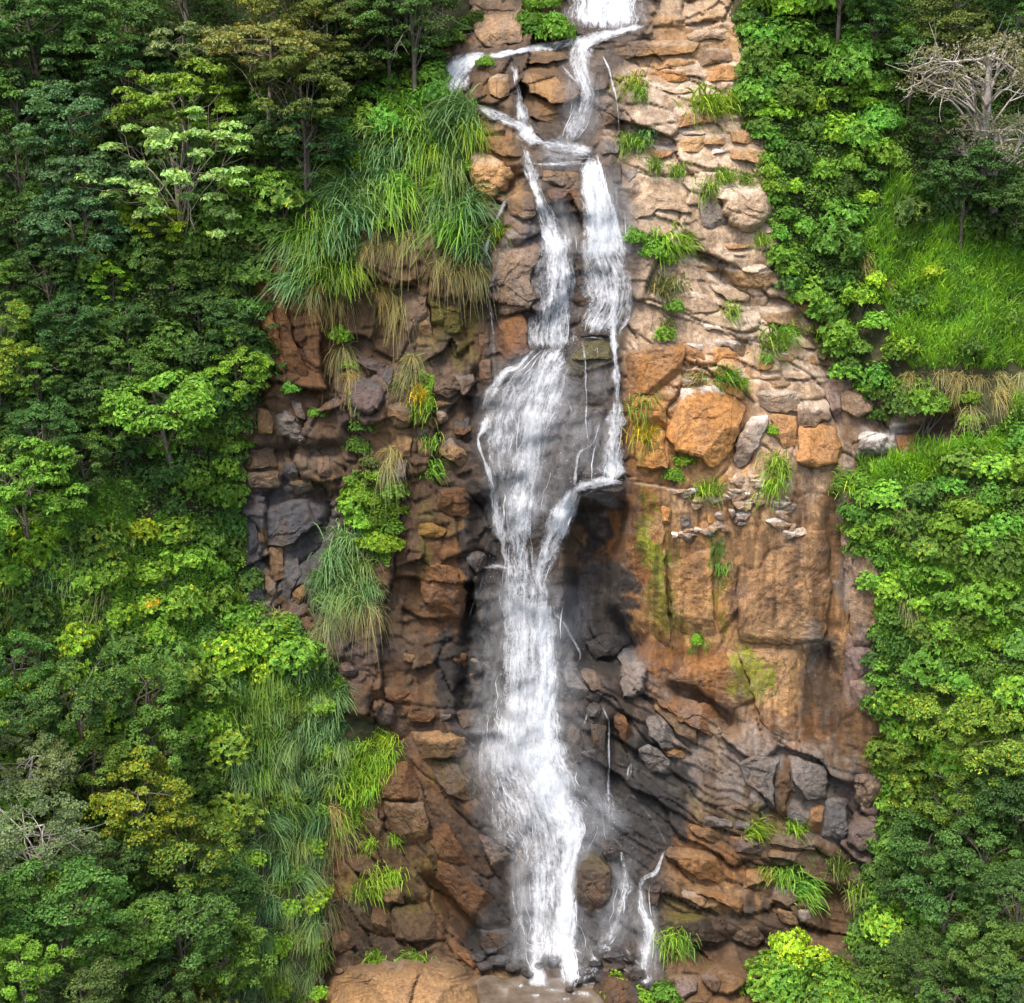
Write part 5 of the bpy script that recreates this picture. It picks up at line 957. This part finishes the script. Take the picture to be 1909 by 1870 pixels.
LIVE = []         # every plant: root, group, name, projected place, colour words
def surf(px, py): return samp(G_YS, px, py)
def place(proto, name, cx, cy, wpx, color, cname, group, cat, bark=(.16, .13, .10), rz=None, sq=1., lift=True, label=None):
    """stand a plant on the slope so that its crown shows at (cx, cy) and is about wpx wide there"""
    s = wpx / 30. / proto['w']
    py = cy
    for _ in range(5):
        Y = float(surf(cx, py)); b = pt(cx, py, Y)
        s = wpx / 954.5 * HT * project(b)[2] / proto['w']
        q = project(b + np.array([0, 0, proto['h'] * s * sq])); py += (cy - q[1])
        if not lift: break
    b = pt(cx, py, float(surf(cx, py)))
    e = empty(name, b); e.rotation_euler = (rng.normal(0, .04), rng.normal(0, .04), rng.uniform(0, 6.283) if rz is None else rz)
    k = rng.uniform(.92, 1.08); e.scale = (s * k, s / k, s * sq)
    for pn, me in proto.items():
        if pn in 'hw': continue
        o = bpy.data.objects.new(pn, me); col.objects.link(o); o.parent = e
        o.color = (*bark, 1) if pn in ('trunk', 'branches', 'stems') else (*color, 1)
    e['category'] = cat; e['group'] = group
    LIVE.append(dict(e=e, g=group, n=name, x=cx, y=cy, c=cname, w=wpx, label=label))
    return e
# leaf colours
LC = {'dark green': (.050, .092, .026), 'deep green': (.064, .118, .030), 'mid green': (.080, .140, .028), 'bright green': (.122, .218, .030), 'vivid green': (.112, .225, .036), 'blue green': (.070, .125, .056),
      'pale green': (.175, .275, .115), 'lime green': (.165, .260, .025), 'yellow green': (.128, .190, .030), 'yellow': (.34, .26, .03), 'olive green': (.085, .110, .030), 'golden olive': (.165, .150, .045),
      'grey green': (.125, .155, .075), 'brownish grey': (.16, .145, .095), 'reed green': (.105, .175, .075), 'straw': (.145, .14, .062)}
LC = {k: tuple(1.52 * t * g for t, g in zip(v, (.96, 1.04, .86))) for k, v in LC.items()}
def jit(c, a=.12):
    k = 1 + rng.normal(0, a); w = rng.normal(0, .07); c = LC[c]; return (c[0] * k * (1 + w), c[1] * k, c[2] * k * (1 - w))
TREES = '''90 50 200 R deep green|60 120 150 R blue green|235 60 175 R deep green|345 85 165 R grey green|500 95 235 U golden olive|545 25 170 Y olive green|620 60 150 R olive green|690 40 150 R dark green|775 15 150 C dark green|725 30 120 C deep green|580 180 190 R olive green|640 120 130 R olive green
150 225 165 R blue green|30 200 140 R mid green|45 300 120 R dark green|165 330 175 R blue green|360 195 190 R yellow green|350 325 235 P pale green|165 425 165 R blue green|485 340 110 R bright green|480 255 100 R dark green|575 265 150 R dark green|255 140 130 R dark green|250 230 120 R olive green|45 420 120 R dark green|285 425 110 R lime green|420 150 110 R dark green|100 170 110 R deep green|300 60 110 R olive green|150 110 120 R deep green
20 520 95 R mid green|12 600 115 Y yellow green|8 690 130 Y yellow green|85 700 110 R mid green|330 505 120 R dark green|375 570 100 R dark green|130 600 120 R dark green|445 610 110 R dark green|255 690 130 R mid green|330 745 215 R bright green|450 690 115 R bright green|205 740 110 R dark green|90 800 120 R deep green|235 800 115 R mid green|60 905 190 R bright green|160 860 110 R deep green|100 500 110 R dark green|240 590 100 R dark green|210 525 85 Y lime green|180 660 100 R dark green
60 1430 150 G grey green|75 1560 200 G grey green|265 1490 175 Y yellow green|335 1590 170 Y mid green|130 1690 190 R mid green|235 1750 165 R mid green|350 1730 165 R deep green|50 1810 140 R bright green|160 1840 140 R olive green|420 1650 140 R deep green|430 1790 150 R mid green|160 1300 170 Y deep green|275 1290 150 Y mid green|40 1230 120 Y mid green|60 1340 120 R dark green|290 1390 150 R mid green|170 1420 130 Y mid green|200 1600 130 R dark green|20 1690 130 R mid green|300 1850 120 R dark green
1820 130 290 B brownish grey|1850 265 240 B brownish grey|1750 60 150 R olive green|1690 110 110 R deep green|1790 330 150 R dark green|1890 360 150 R dark green|1730 230 100 R dark green|1880 40 140 R deep green|1620 30 110 R deep green
1760 1330 150 Y yellow green|1850 1390 160 Y yellow green|1700 1400 110 Y mid green|1880 1480 150 R dark green|1780 1480 140 Y mid green|1720 1570 130 R deep green|1830 1590 150 R deep green|1890 1680 140 R dark green|1750 1680 140 R deep green|1680 1650 100 R dark green|1840 1780 150 R deep green|1700 1790 120 R dark green|1760 1850 130 R deep green|1890 1850 120 R dark green
-90 150 190 R deep green|-80 400 180 R dark green|-90 700 180 R mid green|-90 1000 190 R bright green|-100 1350 190 R mid green|-110 1650 200 R deep green|2010 150 190 R deep green|2010 420 180 R dark green|2020 900 150 R mid green|2020 1250 170 R mid green|2030 1600 190 R deep green|120 -70 200 R deep green|350 -70 190 R deep green|560 -80 190 R olive green|760 -70 190 R dark green|1560 -70 170 R mid green|1780 -80 200 R deep green|940 -80 120 R deep green|1420 -60 120 R bright green'''
KIND = dict(R=T_ROUND, Y=T_YEL, P=T_PALE, U=T_UMB, C=T_CONE, G=T_GREY, B=T_BARE)
BARK = dict(P=(.30, .25, .19), G=(.42, .38, .32), B=(.50, .44, .38), U=(.30, .24, .18))
TN = dict(R='broadleaf_tree', Y='broadleaf_tree', P='airy_tree', U='umbrella_tree', C='dense_tree', G='scrub_tree', B='leafless_tree')
SPECIAL = {'350 325': 'pale green airy tree with visible trunk in the upper left forest', '500 95': 'golden olive spreading tree near the top of the left forest',
           '1820 130': 'half leafless tree with whitish branches at the upper right edge', '1850 265': 'brownish grey bare twigged tree just below the whitish branched one',
           '60 1430': 'grey green tree with pale branches at the lower left edge', '75 1560': 'larger grey green tree with pale branches below its twin at the left edge'}
ti = 0
for q in TREES.replace('\n', '|').split('|'):
    v = q.split(); x, y, w = map(float, v[:3]); kd = v[3]; cn = ' '.join(v[4:]); side = 'left' if x < 1000 else 'right'
    p = KIND[kd][ti % len(KIND[kd])]; ti += 1
    place(p, TN[kd], x, y, w * 1.08, jit(cn, .06), cn, f'trees of the {side} slope', 'tree', BARK.get(kd, (.17, .14, .11)), label=SPECIAL.get(f'{v[0]} {v[1]}'))

# bushes, scattered at a spacing inside hand-drawn patches
def scatter(poly, step, n_try=4000, seed=0):
    rg = np.random.default_rng(seed); P = tr('P', poly); lo = P.min(0); hi = P.max(0); out = []
    c = rg.uniform(lo, hi, (n_try, 2)); c = c[inpoly(P, c[:, 0], c[:, 1])]
    for a in c:
        if all((a[0] - b[0]) ** 2 + (a[1] - b[1]) ** 2 > step * step for b in out): out.append(a)
    return sorted(out, key=lambda a: a[1])
PATCH = [  # outline, spacing, width px, prototypes, colours, name, group
 ('1400 0 1600 -20 1690 60 1640 170 1650 330 1590 450 1640 560 1680 680 1740 760 1650 745 1570 690 1545 610 1470 500 1455 330 1420 230 1405 150', 42, 80, S_LEAF + S_LOOSE, ['vivid green', 'bright green', 'vivid green', 'mid green', 'lime green'], 'leafy_shrub', 'bright shrubs along the right edge of the upper cliff'),
 ('1610 900 1720 900 1909 780 1920 1290 1650 1330 1635 1180 1650 1050', 44, 78, S_LEAF + S_YEL[:1], ['bright green', 'vivid green', 'mid green', 'bright green'], 'leafy_shrub', 'shrubs on the right slope below the overhang'),
 ('1650 1290 1920 1280 1920 1500 1680 1480', 48, 82, S_YEL, ['yellow green', 'mid green', 'bright green'], 'flowering_shrub', 'yellow flecked shrubs on the lower right slope'),
 ('1660 1480 1920 1480 1920 1880 1440 1900 1460 1830 1620 1780 1665 1640', 50, 84, S_LOOSE + S_YEL[:1], ['deep green', 'mid green', 'bright green'], 'dark_shrub', 'dark shrubs on the lower right slope'),
 ('1420 1800 1470 1755 1560 1790 1600 1870 1420 1890', 40, 84, S_YEL, ['lime green', 'bright green', 'yellow green'], 'lime_shrub', 'lime green shrubs at the bottom right of the rocks'),
 ('650 130 780 100 815 130 820 200 770 250 650 260 620 220', 38, 66, S_LEAF, ['vivid green', 'bright green'], 'leafy_shrub', 'bright shrubs left of the top cascade'),
 ('600 250 760 250 800 330 700 360 600 340 540 330', 42, 70, S_LOOSE, ['bright green', 'mid green'], 'leafy_shrub', 'shrubs above the hanging reeds'),
 ('200 480 480 380 470 520 500 690 440 760 430 900 440 1000 300 960 200 800', 56, 92, S_LOOSE + S_LEAF, ['deep green', 'mid green', 'dark green', 'bright green'], 'understorey_shrub', 'shrubs of the forest floor beside the left cliff'),
 ('0 940 200 960 400 1000 450 1100 440 1000 460 1160 580 1190 560 1240 420 1280 240 1200 0 1180', 52, 86, S_LOOSE + S_YEL, ['bright green', 'mid green', 'bright green', 'lime green'], 'creeping_shrub', 'low shrubs on the bright left bank'),
 ('0 1180 240 1210 420 1280 440 1480 380 1640 400 1880 0 1880', 62, 96, S_YEL + S_LOOSE, ['mid green', 'bright green', 'yellow green', 'olive green'], 'understorey_shrub', 'shrubs of the lower left forest'),
 ('0 60 640 60 560 330 480 470 200 480 0 500', 60, 104, S_LOOSE, ['mid green', 'deep green'], 'understorey_shrub', 'shrubs between the upper left trees'),
 ('0 480 200 480 210 820 0 860', 58, 100, S_LOOSE, ['mid green', 'deep green'], 'understorey_shrub', 'shrubs in the left shade'),
 ('1640 400 1700 430 1760 560 1700 680 1650 600 1600 480', 62, 60, S_LOOSE + S_YEL, ['bright green', 'lime green', 'mid green'], 'field_shrub', 'scattered shrubs on the right grass slope'),
 ('1760 440 1910 440 1910 660 1780 660', 80, 52, S_LOOSE, ['bright green', 'lime green', 'mid green'], 'field_shrub', 'lone shrubs in the open right grass'),
 ('1690 340 1920 330 1920 440 1800 430 1700 400', 40, 84, S_LOOSE, ['dark green', 'deep green'], 'dark_shrub', 'dark filler shrubs for shade under the leafless trees'),  # added dark foliage imitates the shade around the feet of these trees
 ('540 350 880 210 890 420 760 420 560 480', 70, 46, S_LOOSE, ['bright green', 'mid green', 'lime green'], 'weed_bush', 'weeds among the drooping reeds'),
 ('440 1270 620 1290 590 1600 590 1860 420 1860 400 1650', 58, 56, S_LOOSE + S_YEL, ['bright green', 'mid green', 'lime green'], 'weed_bush', 'weeds among the tall lower reeds'),
 ('980 -40 1045 -40 1040 60 985 60', 22, 48, S_LEAF, ['vivid green', 'bright green'], 'leafy_shrub', 'bright bushes hanging left of the top fall'),
 ('650 890 745 890 750 960 720 1030 660 980', 26, 50, S_LEAF, ['bright green', 'lime green'], 'creeper_bush', 'bright creepers down the middle of the left cliff'),
]
for pi, (poly, step, w, protos, cols, name, group) in enumerate(PATCH):
    for k, a in enumerate(scatter(poly, step, 3000, 40 + pi)):
        cn = cols[int(rng.integers(len(cols)))]
        place(protos[int(rng.integers(len(protos)))], name, a[0], a[1], w * rng.uniform(.6, 1.4), jit(cn, .18), cn, group, 'shrub', sq=rng.uniform(.8, 1.25))
EDGE = [('1385 20 1405 140 1410 215 1445 330 1455 440 1475 520 1535 585 1560 660 1590 700 1640 735', 30, 66, S_LEAF, ['vivid green', 'bright green', 'mid green'], 'leafy_shrub', 'shrubs overhanging the right edge of the upper rocks'),
 ('1600 890 1605 970 1645 1050 1655 1130 1650 1200 1640 1260 1655 1330 1660 1400 1655 1480 1660 1560 1650 1640 1640 1700 1590 1765', 32, 66, S_LEAF + S_YEL, ['bright green', 'mid green', 'vivid green', 'deep green'], 'leafy_shrub', 'shrubs overhanging the right edge of the lower rocks'),
 ('440 500 435 560 465 620 490 690 450 735 425 800 432 880 440 960 445 1040 450 1110 460 1160 520 1170 580 1195 615 1240', 30, 62, S_LOOSE + S_LEAF, ['mid green', 'deep green', 'bright green', 'mid green'], 'edge_shrub', 'shrubs along the forest edge of the left cliff'),
 ('880 40 850 70 820 95 810 140 815 180', 24, 40, S_LEAF, ['bright green', 'mid green'], 'edge_shrub', 'shrubs beside the top ledge')]
for poly, step, w, protos, cols, name, group in EDGE:
    P = tr('P', poly); sg = np.hypot(*np.diff(P, axis=0).T); s_ = np.r_[0, np.cumsum(sg)]
    for t in np.arange(0, s_[-1], step):
        x = np.interp(t, s_, P[:, 0]) + rng.normal(0, 7); y = np.interp(t, s_, P[:, 1]) + rng.normal(0, 7); cn = cols[int(rng.integers(len(cols)))]
        place(protos[int(rng.integers(len(protos)))], name, x, y, w * rng.uniform(.7, 1.25), jit(cn), cn, group, 'shrub', sq=rng.uniform(.85, 1.1))
BUSH = '''1180 440 46 vivid green|1215 465 58 bright green|1245 480 40 bright green|1255 570 44 vivid green|1240 620 48 bright green|1150 1838 62 lime green|1240 1850 62 bright green|1195 1858 50 lime green|905 115 34 bright green|1275 858 44 lime green|1255 885 40 bright green|630 620 56 lime green|650 680 40 bright green|680 790 50 mid green|670 830 50 mid green|690 860 44 olive green|545 720 40 vivid green|590 770 36 vivid green|275 1125 50 yellow|292 1182 58 yellow green|330 1825 66 yellow|1800 740 60 lime green|1810 780 50 bright green|540 1010 1 x|1440 800 30 lime green|1690 745 90 deep green|1640 770 60 mid green|200 490 50 yellow green|475 455 60 golden olive|1300 1190 30 lime green|900 505 24 mid green|1750 1850 80 grey green'''
for q in BUSH.split('|'):
    v = q.split(); x, y, w = map(float, v[:3]); cn = ' '.join(v[3:])
    if cn == 'x': continue
    place(S_LEAF[int(rng.integers(4))] if 'yellow' not in cn else S_YEL[0], 'small_bush', x, y, w, jit(cn), cn, 'single small bushes on the cliff and slopes', 'bush')

# grasses: reeds, hanging dry grass and tufts
def grass(protos, name, x, y, w, cn, group, cat='grass clump'):
    place(protos[int(rng.integers(len(protos)))], name, x, y, w, jit(cn), cn, group, cat, rz=rng.normal(0, .5), lift=False, sq=rng.uniform(.85, 1.2))
for a in [(560, 430), (600, 400), (640, 450), (575, 480), (620, 510), (660, 400), (700, 385), (740, 350), (540, 450), (590, 455), (610, 430), (650, 490), (700, 300), (750, 265), (690, 245), (770, 225), (830, 200), (860, 195), (880, 235), (845, 230), (800, 270), (820, 380), (850, 420), (870, 455), (830, 350), (870, 380), (840, 300), (720, 330), (640, 350), (680, 350), (600, 500), (560, 520)]:
    grass(G_REED, 'reed_clump', a[0], a[1], 112 * rng.uniform(.8, 1.25), ['reed green', 'reed green', 'bright green'][int(rng.integers(3))], 'drooping reeds above the left cliff')
for a in [(700, 420), (730, 450), (690, 450), (760, 430), (840, 470), (870, 480), (850, 500), (820, 480), (890, 500), (590, 530), (620, 545), (645, 545), (570, 540), (735, 540), (710, 530), (750, 560), (640, 640), (655, 690), (770, 660), (765, 690), (735, 830), (720, 860)]:
    grass(G_HANG, 'hanging_grass', a[0], a[1], 76 * rng.uniform(.75, 1.15), 'straw', 'dry grass hanging over the left cliff')
for a in [(620, 1030), (650, 1000), (675, 1050), (600, 1070), (645, 1070), (690, 1090), (590, 1110), (660, 1110), (630, 1100)]:
    grass(G_REED, 'reed_clump', a[0], a[1], 84 * rng.uniform(.85, 1.15), 'reed green', 'reed fan in the middle of the left cliff')
for a in [(640, 1120), (615, 1150), (665, 1130), (600, 1170), (690, 1120), (480, 1130), (520, 1140)]:
    grass(G_HANG, 'hanging_grass', a[0], a[1], 72, 'straw', 'dry grass skirt under the reed fan')
for a in scatter('430 1260 560 1230 640 1290 620 1450 590 1600 600 1800 580 1880 400 1880 390 1640 450 1480', 36, 3000, 77):
    grass(G_REED, "reed_clump", a[0], a[1], 76 * rng.uniform(.8, 1.25), ['reed green', 'reed green', 'mid green'][int(rng.integers(3))], 'tall reeds along the lower left edge of the rocks')
for a in scatter('0 1020 150 1030 200 1080 190 1180 100 1200 0 1150', 40, 2000, 78):
    grass(G_REED, 'reed_clump', a[0], a[1], 84 * rng.uniform(.8, 1.2), ['olive green', 'grey green', 'reed green'][int(rng.integers(3))], 'olive reeds on the left bank')
for a in [(615, 1560), (600, 1620), (610, 1680), (590, 1720), (620, 1500), (640, 1530)]:
    grass(G_HANG, 'hanging_grass', a[0], a[1], 70, 'straw', 'dry grass along the lower left rocks')
for a in scatter('655 1355 735 1350 735 1400 690 1450 640 1470 615 1440', 20, 1500, 79):
    grass(G_TUFT, 'grass_tuft', a[0], a[1], 46, 'lime green', 'lime green grass mound beside the lower fall', 'grass tuft')
for x, y, w, cn in [(1200, 715, 46, 'yellow green'), (1200, 780, 48, 'yellow'), (1210, 795, 36, 'yellow green'), (1445, 830, 40, 'yellow green'), (1440, 865, 46, 'lime green'), (1455, 850, 36, 'yellow green'), (1235, 405, 50, 'lime green'), (1265, 415, 44, 'lime green'), (1215, 415, 36, 'bright green'), (1180, 125, 40, 'yellow green'), (1195, 150, 32, 'bright green'), (930, 410, 40, 'lime green'), (1190, 235, 44, 'bright green'), (1205, 225, 34, 'reed green'), (1170, 245, 34, 'yellow green'), (1245, 590, 30, 'straw'), (1230, 510, 44, 'straw'), (1255, 500, 40, 'straw'),
                    (785, 735, 44, 'bright green'), (780, 715, 36, 'yellow'), (800, 800, 34, 'bright green'), (805, 840, 40, 'bright green'), (1310, 155, 60, 'bright green'), (1340, 160, 50, 'lime green'), (1370, 165, 40, 'yellow green'), (1350, 310, 40, 'bright green'), (1320, 315, 40, 'yellow green'), (1385, 315, 36, 'yellow green'), (1260, 295, 34, 'bright green'), (1220, 290, 34, 'yellow green'), (1420, 430, 34, 'bright green'), (1360, 550, 36, 'yellow green'), (1440, 605, 60, 'yellow green'), (1460, 590, 40, 'bright green'), (1350, 675, 50, 'bright green'), (1300, 680, 40, 'straw'), (1430, 650, 28, 'vivid green'),
                    (700, 1770, 40, 'bright green'), (750, 1780, 60, 'vivid green'), (790, 1785, 60, 'vivid green'), (770, 1770, 50, 'bright green'), (820, 1790, 40, 'lime green'), (740, 1792, 40, 'vivid green'), (690, 1600, 36, 'yellow green'), (700, 1620, 40, 'lime green'), (730, 1610, 34, 'lime green'), (670, 1640, 36, 'yellow green'), (690, 1550, 30, 'lime green'), (735, 1550, 26, 'bright green'), (650, 1490, 56, 'bright green'), (630, 1510, 50, 'bright green'), (1480, 1520, 36, 'lime green'), (1410, 1515, 40, 'yellow green'), (1400, 1530, 34, 'lime green'), (1460, 1600, 40, 'bright green'), (1490, 1620, 50, 'vivid green'), (1500, 1640, 44, 'bright green'), (1430, 1605, 34, 'yellow green'), (1250, 1720, 40, 'bright green'), (1270, 1735, 40, 'mid green'), (1260, 1750, 36, 'yellow green'), (1560, 1590, 44, 'olive green'), (1610, 1620, 46, 'yellow green'), (1600, 1650, 40, 'straw'), (1330, 885, 40, 'yellow green'), (1310, 890, 36, 'lime green'), (1345, 1040, 26, 'green'), (1560, 870, 40, 'bright green'), (1590, 880, 44, 'lime green'), (680, 720, 30, 'bright green'), (745, 700, 36, 'straw'), (1380, 700, 30, 'bright green'), (960, 1800, 1, 'x')]:
    if cn == 'x': continue
    cn = 'vivid green' if cn == 'green' else cn
    grass(G_TUFT, 'grass_tuft', x, y, w * 1.4, cn, 'grass tufts rooted in cracks of the rock', 'grass tuft')
for a in scatter('1690 690 1760 680 1909 690 1920 735 1830 735 1800 760 1720 730', 26, 2000, 80) + [np.array(p_) for p_ in [(1780, 870), (1790, 900), (1690, 940), (1710, 960), (1725, 985), (1850, 1020), (1850, 1050), (1700, 1120), (1690, 1100), (1640, 880), (1895, 890), (1760, 1150), (1605, 470), (1650, 520), (1670, 560)]]:
    grass(G_STRAW, 'straw_clump', a[0], a[1], 46 * rng.uniform(.7, 1.2), 'straw', 'dry straw fringes on the right slope', 'grass clump')

# ------------------------------------------------------------------ carpets nobody could count: grass sward and leafy ground cover
def on_surface(px, py, out=.05):
    Y = samp(G_Y, px, py) - out
    return pt(px, py, Y)
def sward(name, polys, label, n, cols_, L=(.5, 1.2), w=.035, seed=5, gain=1.):
    rg = np.random.default_rng(seed); pts = []
    for poly in polys:
        P = tr('P', poly); lo, hi = P.min(0), P.max(0); m = int(n / len(polys) * 2.2); c = rg.uniform(lo, hi, (m, 2)); c = c[inpoly(P, c[:, 0] + 70 * (fbm(c[:, 0] / 30, c[:, 1] / 30, 77, 3) - .5), c[:, 1] + 70 * (fbm(c[:, 0] / 30, c[:, 1] / 30, 88, 3) - .5))][:n // len(polys)]; pts.append(c)
    c = np.vstack(pts); k = len(c); B = on_surface(c[:, 0], c[:, 1])
    patch = fbm(c[:, 0] / 50, c[:, 1] / 40, seed, 3)
    th = rg.uniform(0, 6.28, k); hor = np.c_[np.cos(th), np.sin(th), th * 0]
    d0 = nz(hor * rg.uniform(.1, .6, (k, 1)) + [0, -.35, 1]); ln = rg.uniform(*L, k) * (.55 + .9 * patch)
    t = np.linspace(0, 1, 4); P_ = B[:, None] + d0[:, None] * (ln[:, None] * t)[..., None]; P_[..., 2] -= (ln * rg.uniform(.3, .9, k))[:, None] * t ** 2.2 * .7
    s_ = nz(np.cross(d0, rg.normal(0, .5, (k, 3)) + [0, -1, .2])); hw = w * np.array([.6, 1, .7, .08])
    v = np.stack([P_ - s_[:, None] * hw[None, :, None], P_ + s_[:, None] * hw[None, :, None]], 2).reshape(-1, 3)
    kk = np.arange(k)[:, None] * 8 + np.arange(3)[None] * 2; q = np.stack([kk, kk + 1, kk + 3, kk + 2], -1).reshape(-1, 4)
    ca = np.array([LC[x] for x in cols_]); pk = fbm(c[:, 0] / 35, c[:, 1] / 35, seed + 9, 3); f = np.clip((pk - .3) / .4, 0, .999) * (len(ca) - 1); i = f.astype(int); f = (f - i)[:, None]
    tt = (ca[i] * (1 - f) + ca[np.minimum(i + 1, len(ca) - 1)] * f) * (1 + .22 * rg.normal(0, 1, k).clip(-1.5, 1.8))[:, None]
    tt = tt * gain
    return tag(mesh_obj(name, v, q, M_GRASS, None, dict(tint=np.repeat(tt, 8, 0))), label, 'grass', kind='stuff')
sward('slope_grass', ['1600 420 1680 330 1760 370 1930 400 1930 690 1760 690 1700 690 1640 560', '1600 860 1780 840 1930 740 1930 860 1700 920 1610 930', '1640 1010 1760 1040 1930 1000 1930 1200 1640 1240'], 'long bright green grass covering the right slope', 36000, ['mid green', 'bright green', 'lime green', 'bright green', 'vivid green', 'mid green'], (.4, 1.9), .04, seed=5, gain=1.3)
sward('ledge_grass', ['620 240 800 200 880 190 890 260 870 300 830 420 760 300 720 400 540 420 560 340', '400 1230 600 1200 650 1300 600 1480 420 1400'], 'fresh green grass above the hanging reeds', 14000, ['reed green', 'bright green', 'mid green', 'reed green'], (.6, 1.5), seed=6)
def carpet(name, polys, label, n, cols_, leaf=.2, lift=.5, seed=3, hang=0.):
    rg = np.random.default_rng(seed); pts = []
    for poly in polys:
        P = tr('P', poly); lo, hi = P.min(0), P.max(0); c = rg.uniform(lo, hi, (int(n / len(polys) * 2.2), 2)); c = c[inpoly(P, c[:, 0] + 70 * (fbm(c[:, 0] / 30, c[:, 1] / 30, 77, 3) - .5), c[:, 1] + 70 * (fbm(c[:, 0] / 30, c[:, 1] / 30, 88, 3) - .5))][:n // len(polys)]; pts.append(c)
    c = np.vstack(pts); k = len(c)
    hump = fbm(c[:, 0] / 28, c[:, 1] / 24, seed + 1, 3); B = on_surface(c[:, 0], c[:, 1], .0); B[:, 1] -= lift * hump * rg.uniform(.3, 1.5, k); B[:, 2] += lift * hump * rg.uniform(0, 1.3, k)
    nrm = nz(np.c_[rg.normal(0, .45, k), -.45 + rg.normal(0, .4, k), .8 + rg.normal(0, .3, k)]); d = nz(np.cross(nrm, rg.normal(0, 1, (k, 3))))
    ll = leaf * rg.uniform(.6, 1.4, k); v, q = leaves(B, d, nrm, ll, ll * .65)
    ca = np.array([LC[x] for x in cols_]); pk = fbm(c[:, 0] / 40, c[:, 1] / 40, seed + 9, 4); f = np.clip((pk - .3) / .4, 0, .999) * (len(ca) - 1); i = f.astype(int); f = (f - i)[:, None]
    tt = (ca[i] * (1 - f) + ca[np.minimum(i + 1, len(ca) - 1)] * f) * (1 + .2 * rg.normal(0, 1, k).clip(-1.5, 1.8))[:, None]
    return tag(mesh_obj(name, v, q, M_LEAF, None, dict(tint=np.repeat(tt, 4, 0)), smooth=False), label, 'ground cover', kind='stuff')
carpet('bank_undergrowth', ['180 960 450 960 460 1160 580 1190 620 1230 560 1300 420 1420 240 1300 160 1150', '0 900 300 900 200 1020 0 1020'], 'bright leafy ground cover on the left bank', 60000, ['mid green', 'bright green', 'vivid green', 'lime green', 'bright green'], .19, .6, 3)
carpet('forest_undergrowth', ['-100 -60 840 -60 820 110 640 120 600 330 470 480 430 760 440 960 -100 960', '-100 960 180 960 260 1300 430 1420 440 1600 400 1900 -100 1900'], 'leafy undergrowth under the left forest trees', 100000, ['deep green', 'mid green', 'deep green', 'bright green'], .24, 1.0, 4)
carpet('slope_undergrowth', ['1400 -20 1930 -20 1930 400 1650 330 1560 690 1460 480 1410 230', '1610 900 1930 740 1930 1900 1430 1900 1610 1770 1660 1600 1640 1180'], 'leafy undergrowth beneath the right hand shrubs', 70000, ['deep green', 'mid green', 'bright green', 'deep green'], .2, .7, 8)
carpet('cliff_creeper', ['655 880 750 890 755 960 735 1010 700 1060 680 1000 650 940', '780 690 810 700 800 770 770 760'], 'green creepers covering part of the left cliff', 7000, ['bright green', 'lime green', 'mid green'], .15, .35, 12)

# ------------------------------------------------------------------ labels that single each plant out: by colour, then by its place in its own patch
ORD = ['first', 'second', 'third', 'fourth', 'fifth', 'sixth', 'seventh', 'eighth', 'ninth', 'tenth', 'eleventh', 'twelfth', 'thirteenth', 'fourteenth', 'fifteenth', 'sixteenth', 'seventeenth', 'eighteenth', 'nineteenth', 'twentieth']
WHERE = {}
groups = {}
for r in LIVE: groups.setdefault((r['g'], r['n']), []).append(r)
SHORT = {'trees of the left slope': 'of the left forest', 'trees of the right slope': 'of the right slope'}
for (g, n), rs in groups.items():
    rs.sort(key=lambda r: r['y']); per = max(4, int(math.sqrt(len(rs)) + .99)) if len(rs) > 7 else 99
    for row in range(0, len(rs), per):
        line = sorted(rs[row:row + per], key=lambda r: r['x'])
        for k, r in enumerate(line):
            where = f"{ORD[k % 20]}" + (f" in row {ORD[(row // per) % 20]}" if per < 99 else ' from left')
            r['auto'] = f"{r['c']} {n.replace('_', ' ')}, {where}, {g}"
def fit(s):
    w = s.split()
    for drop in ('the', 'of', 'and', 'its'):
        while len(w) > 16 and drop in w[4:]: w.pop(4 + w[4:].index(drop))
    return ' '.join(w[:16])
for r in LIVE:
    r['e']['label'] = r['label'] or fit(r['auto'])
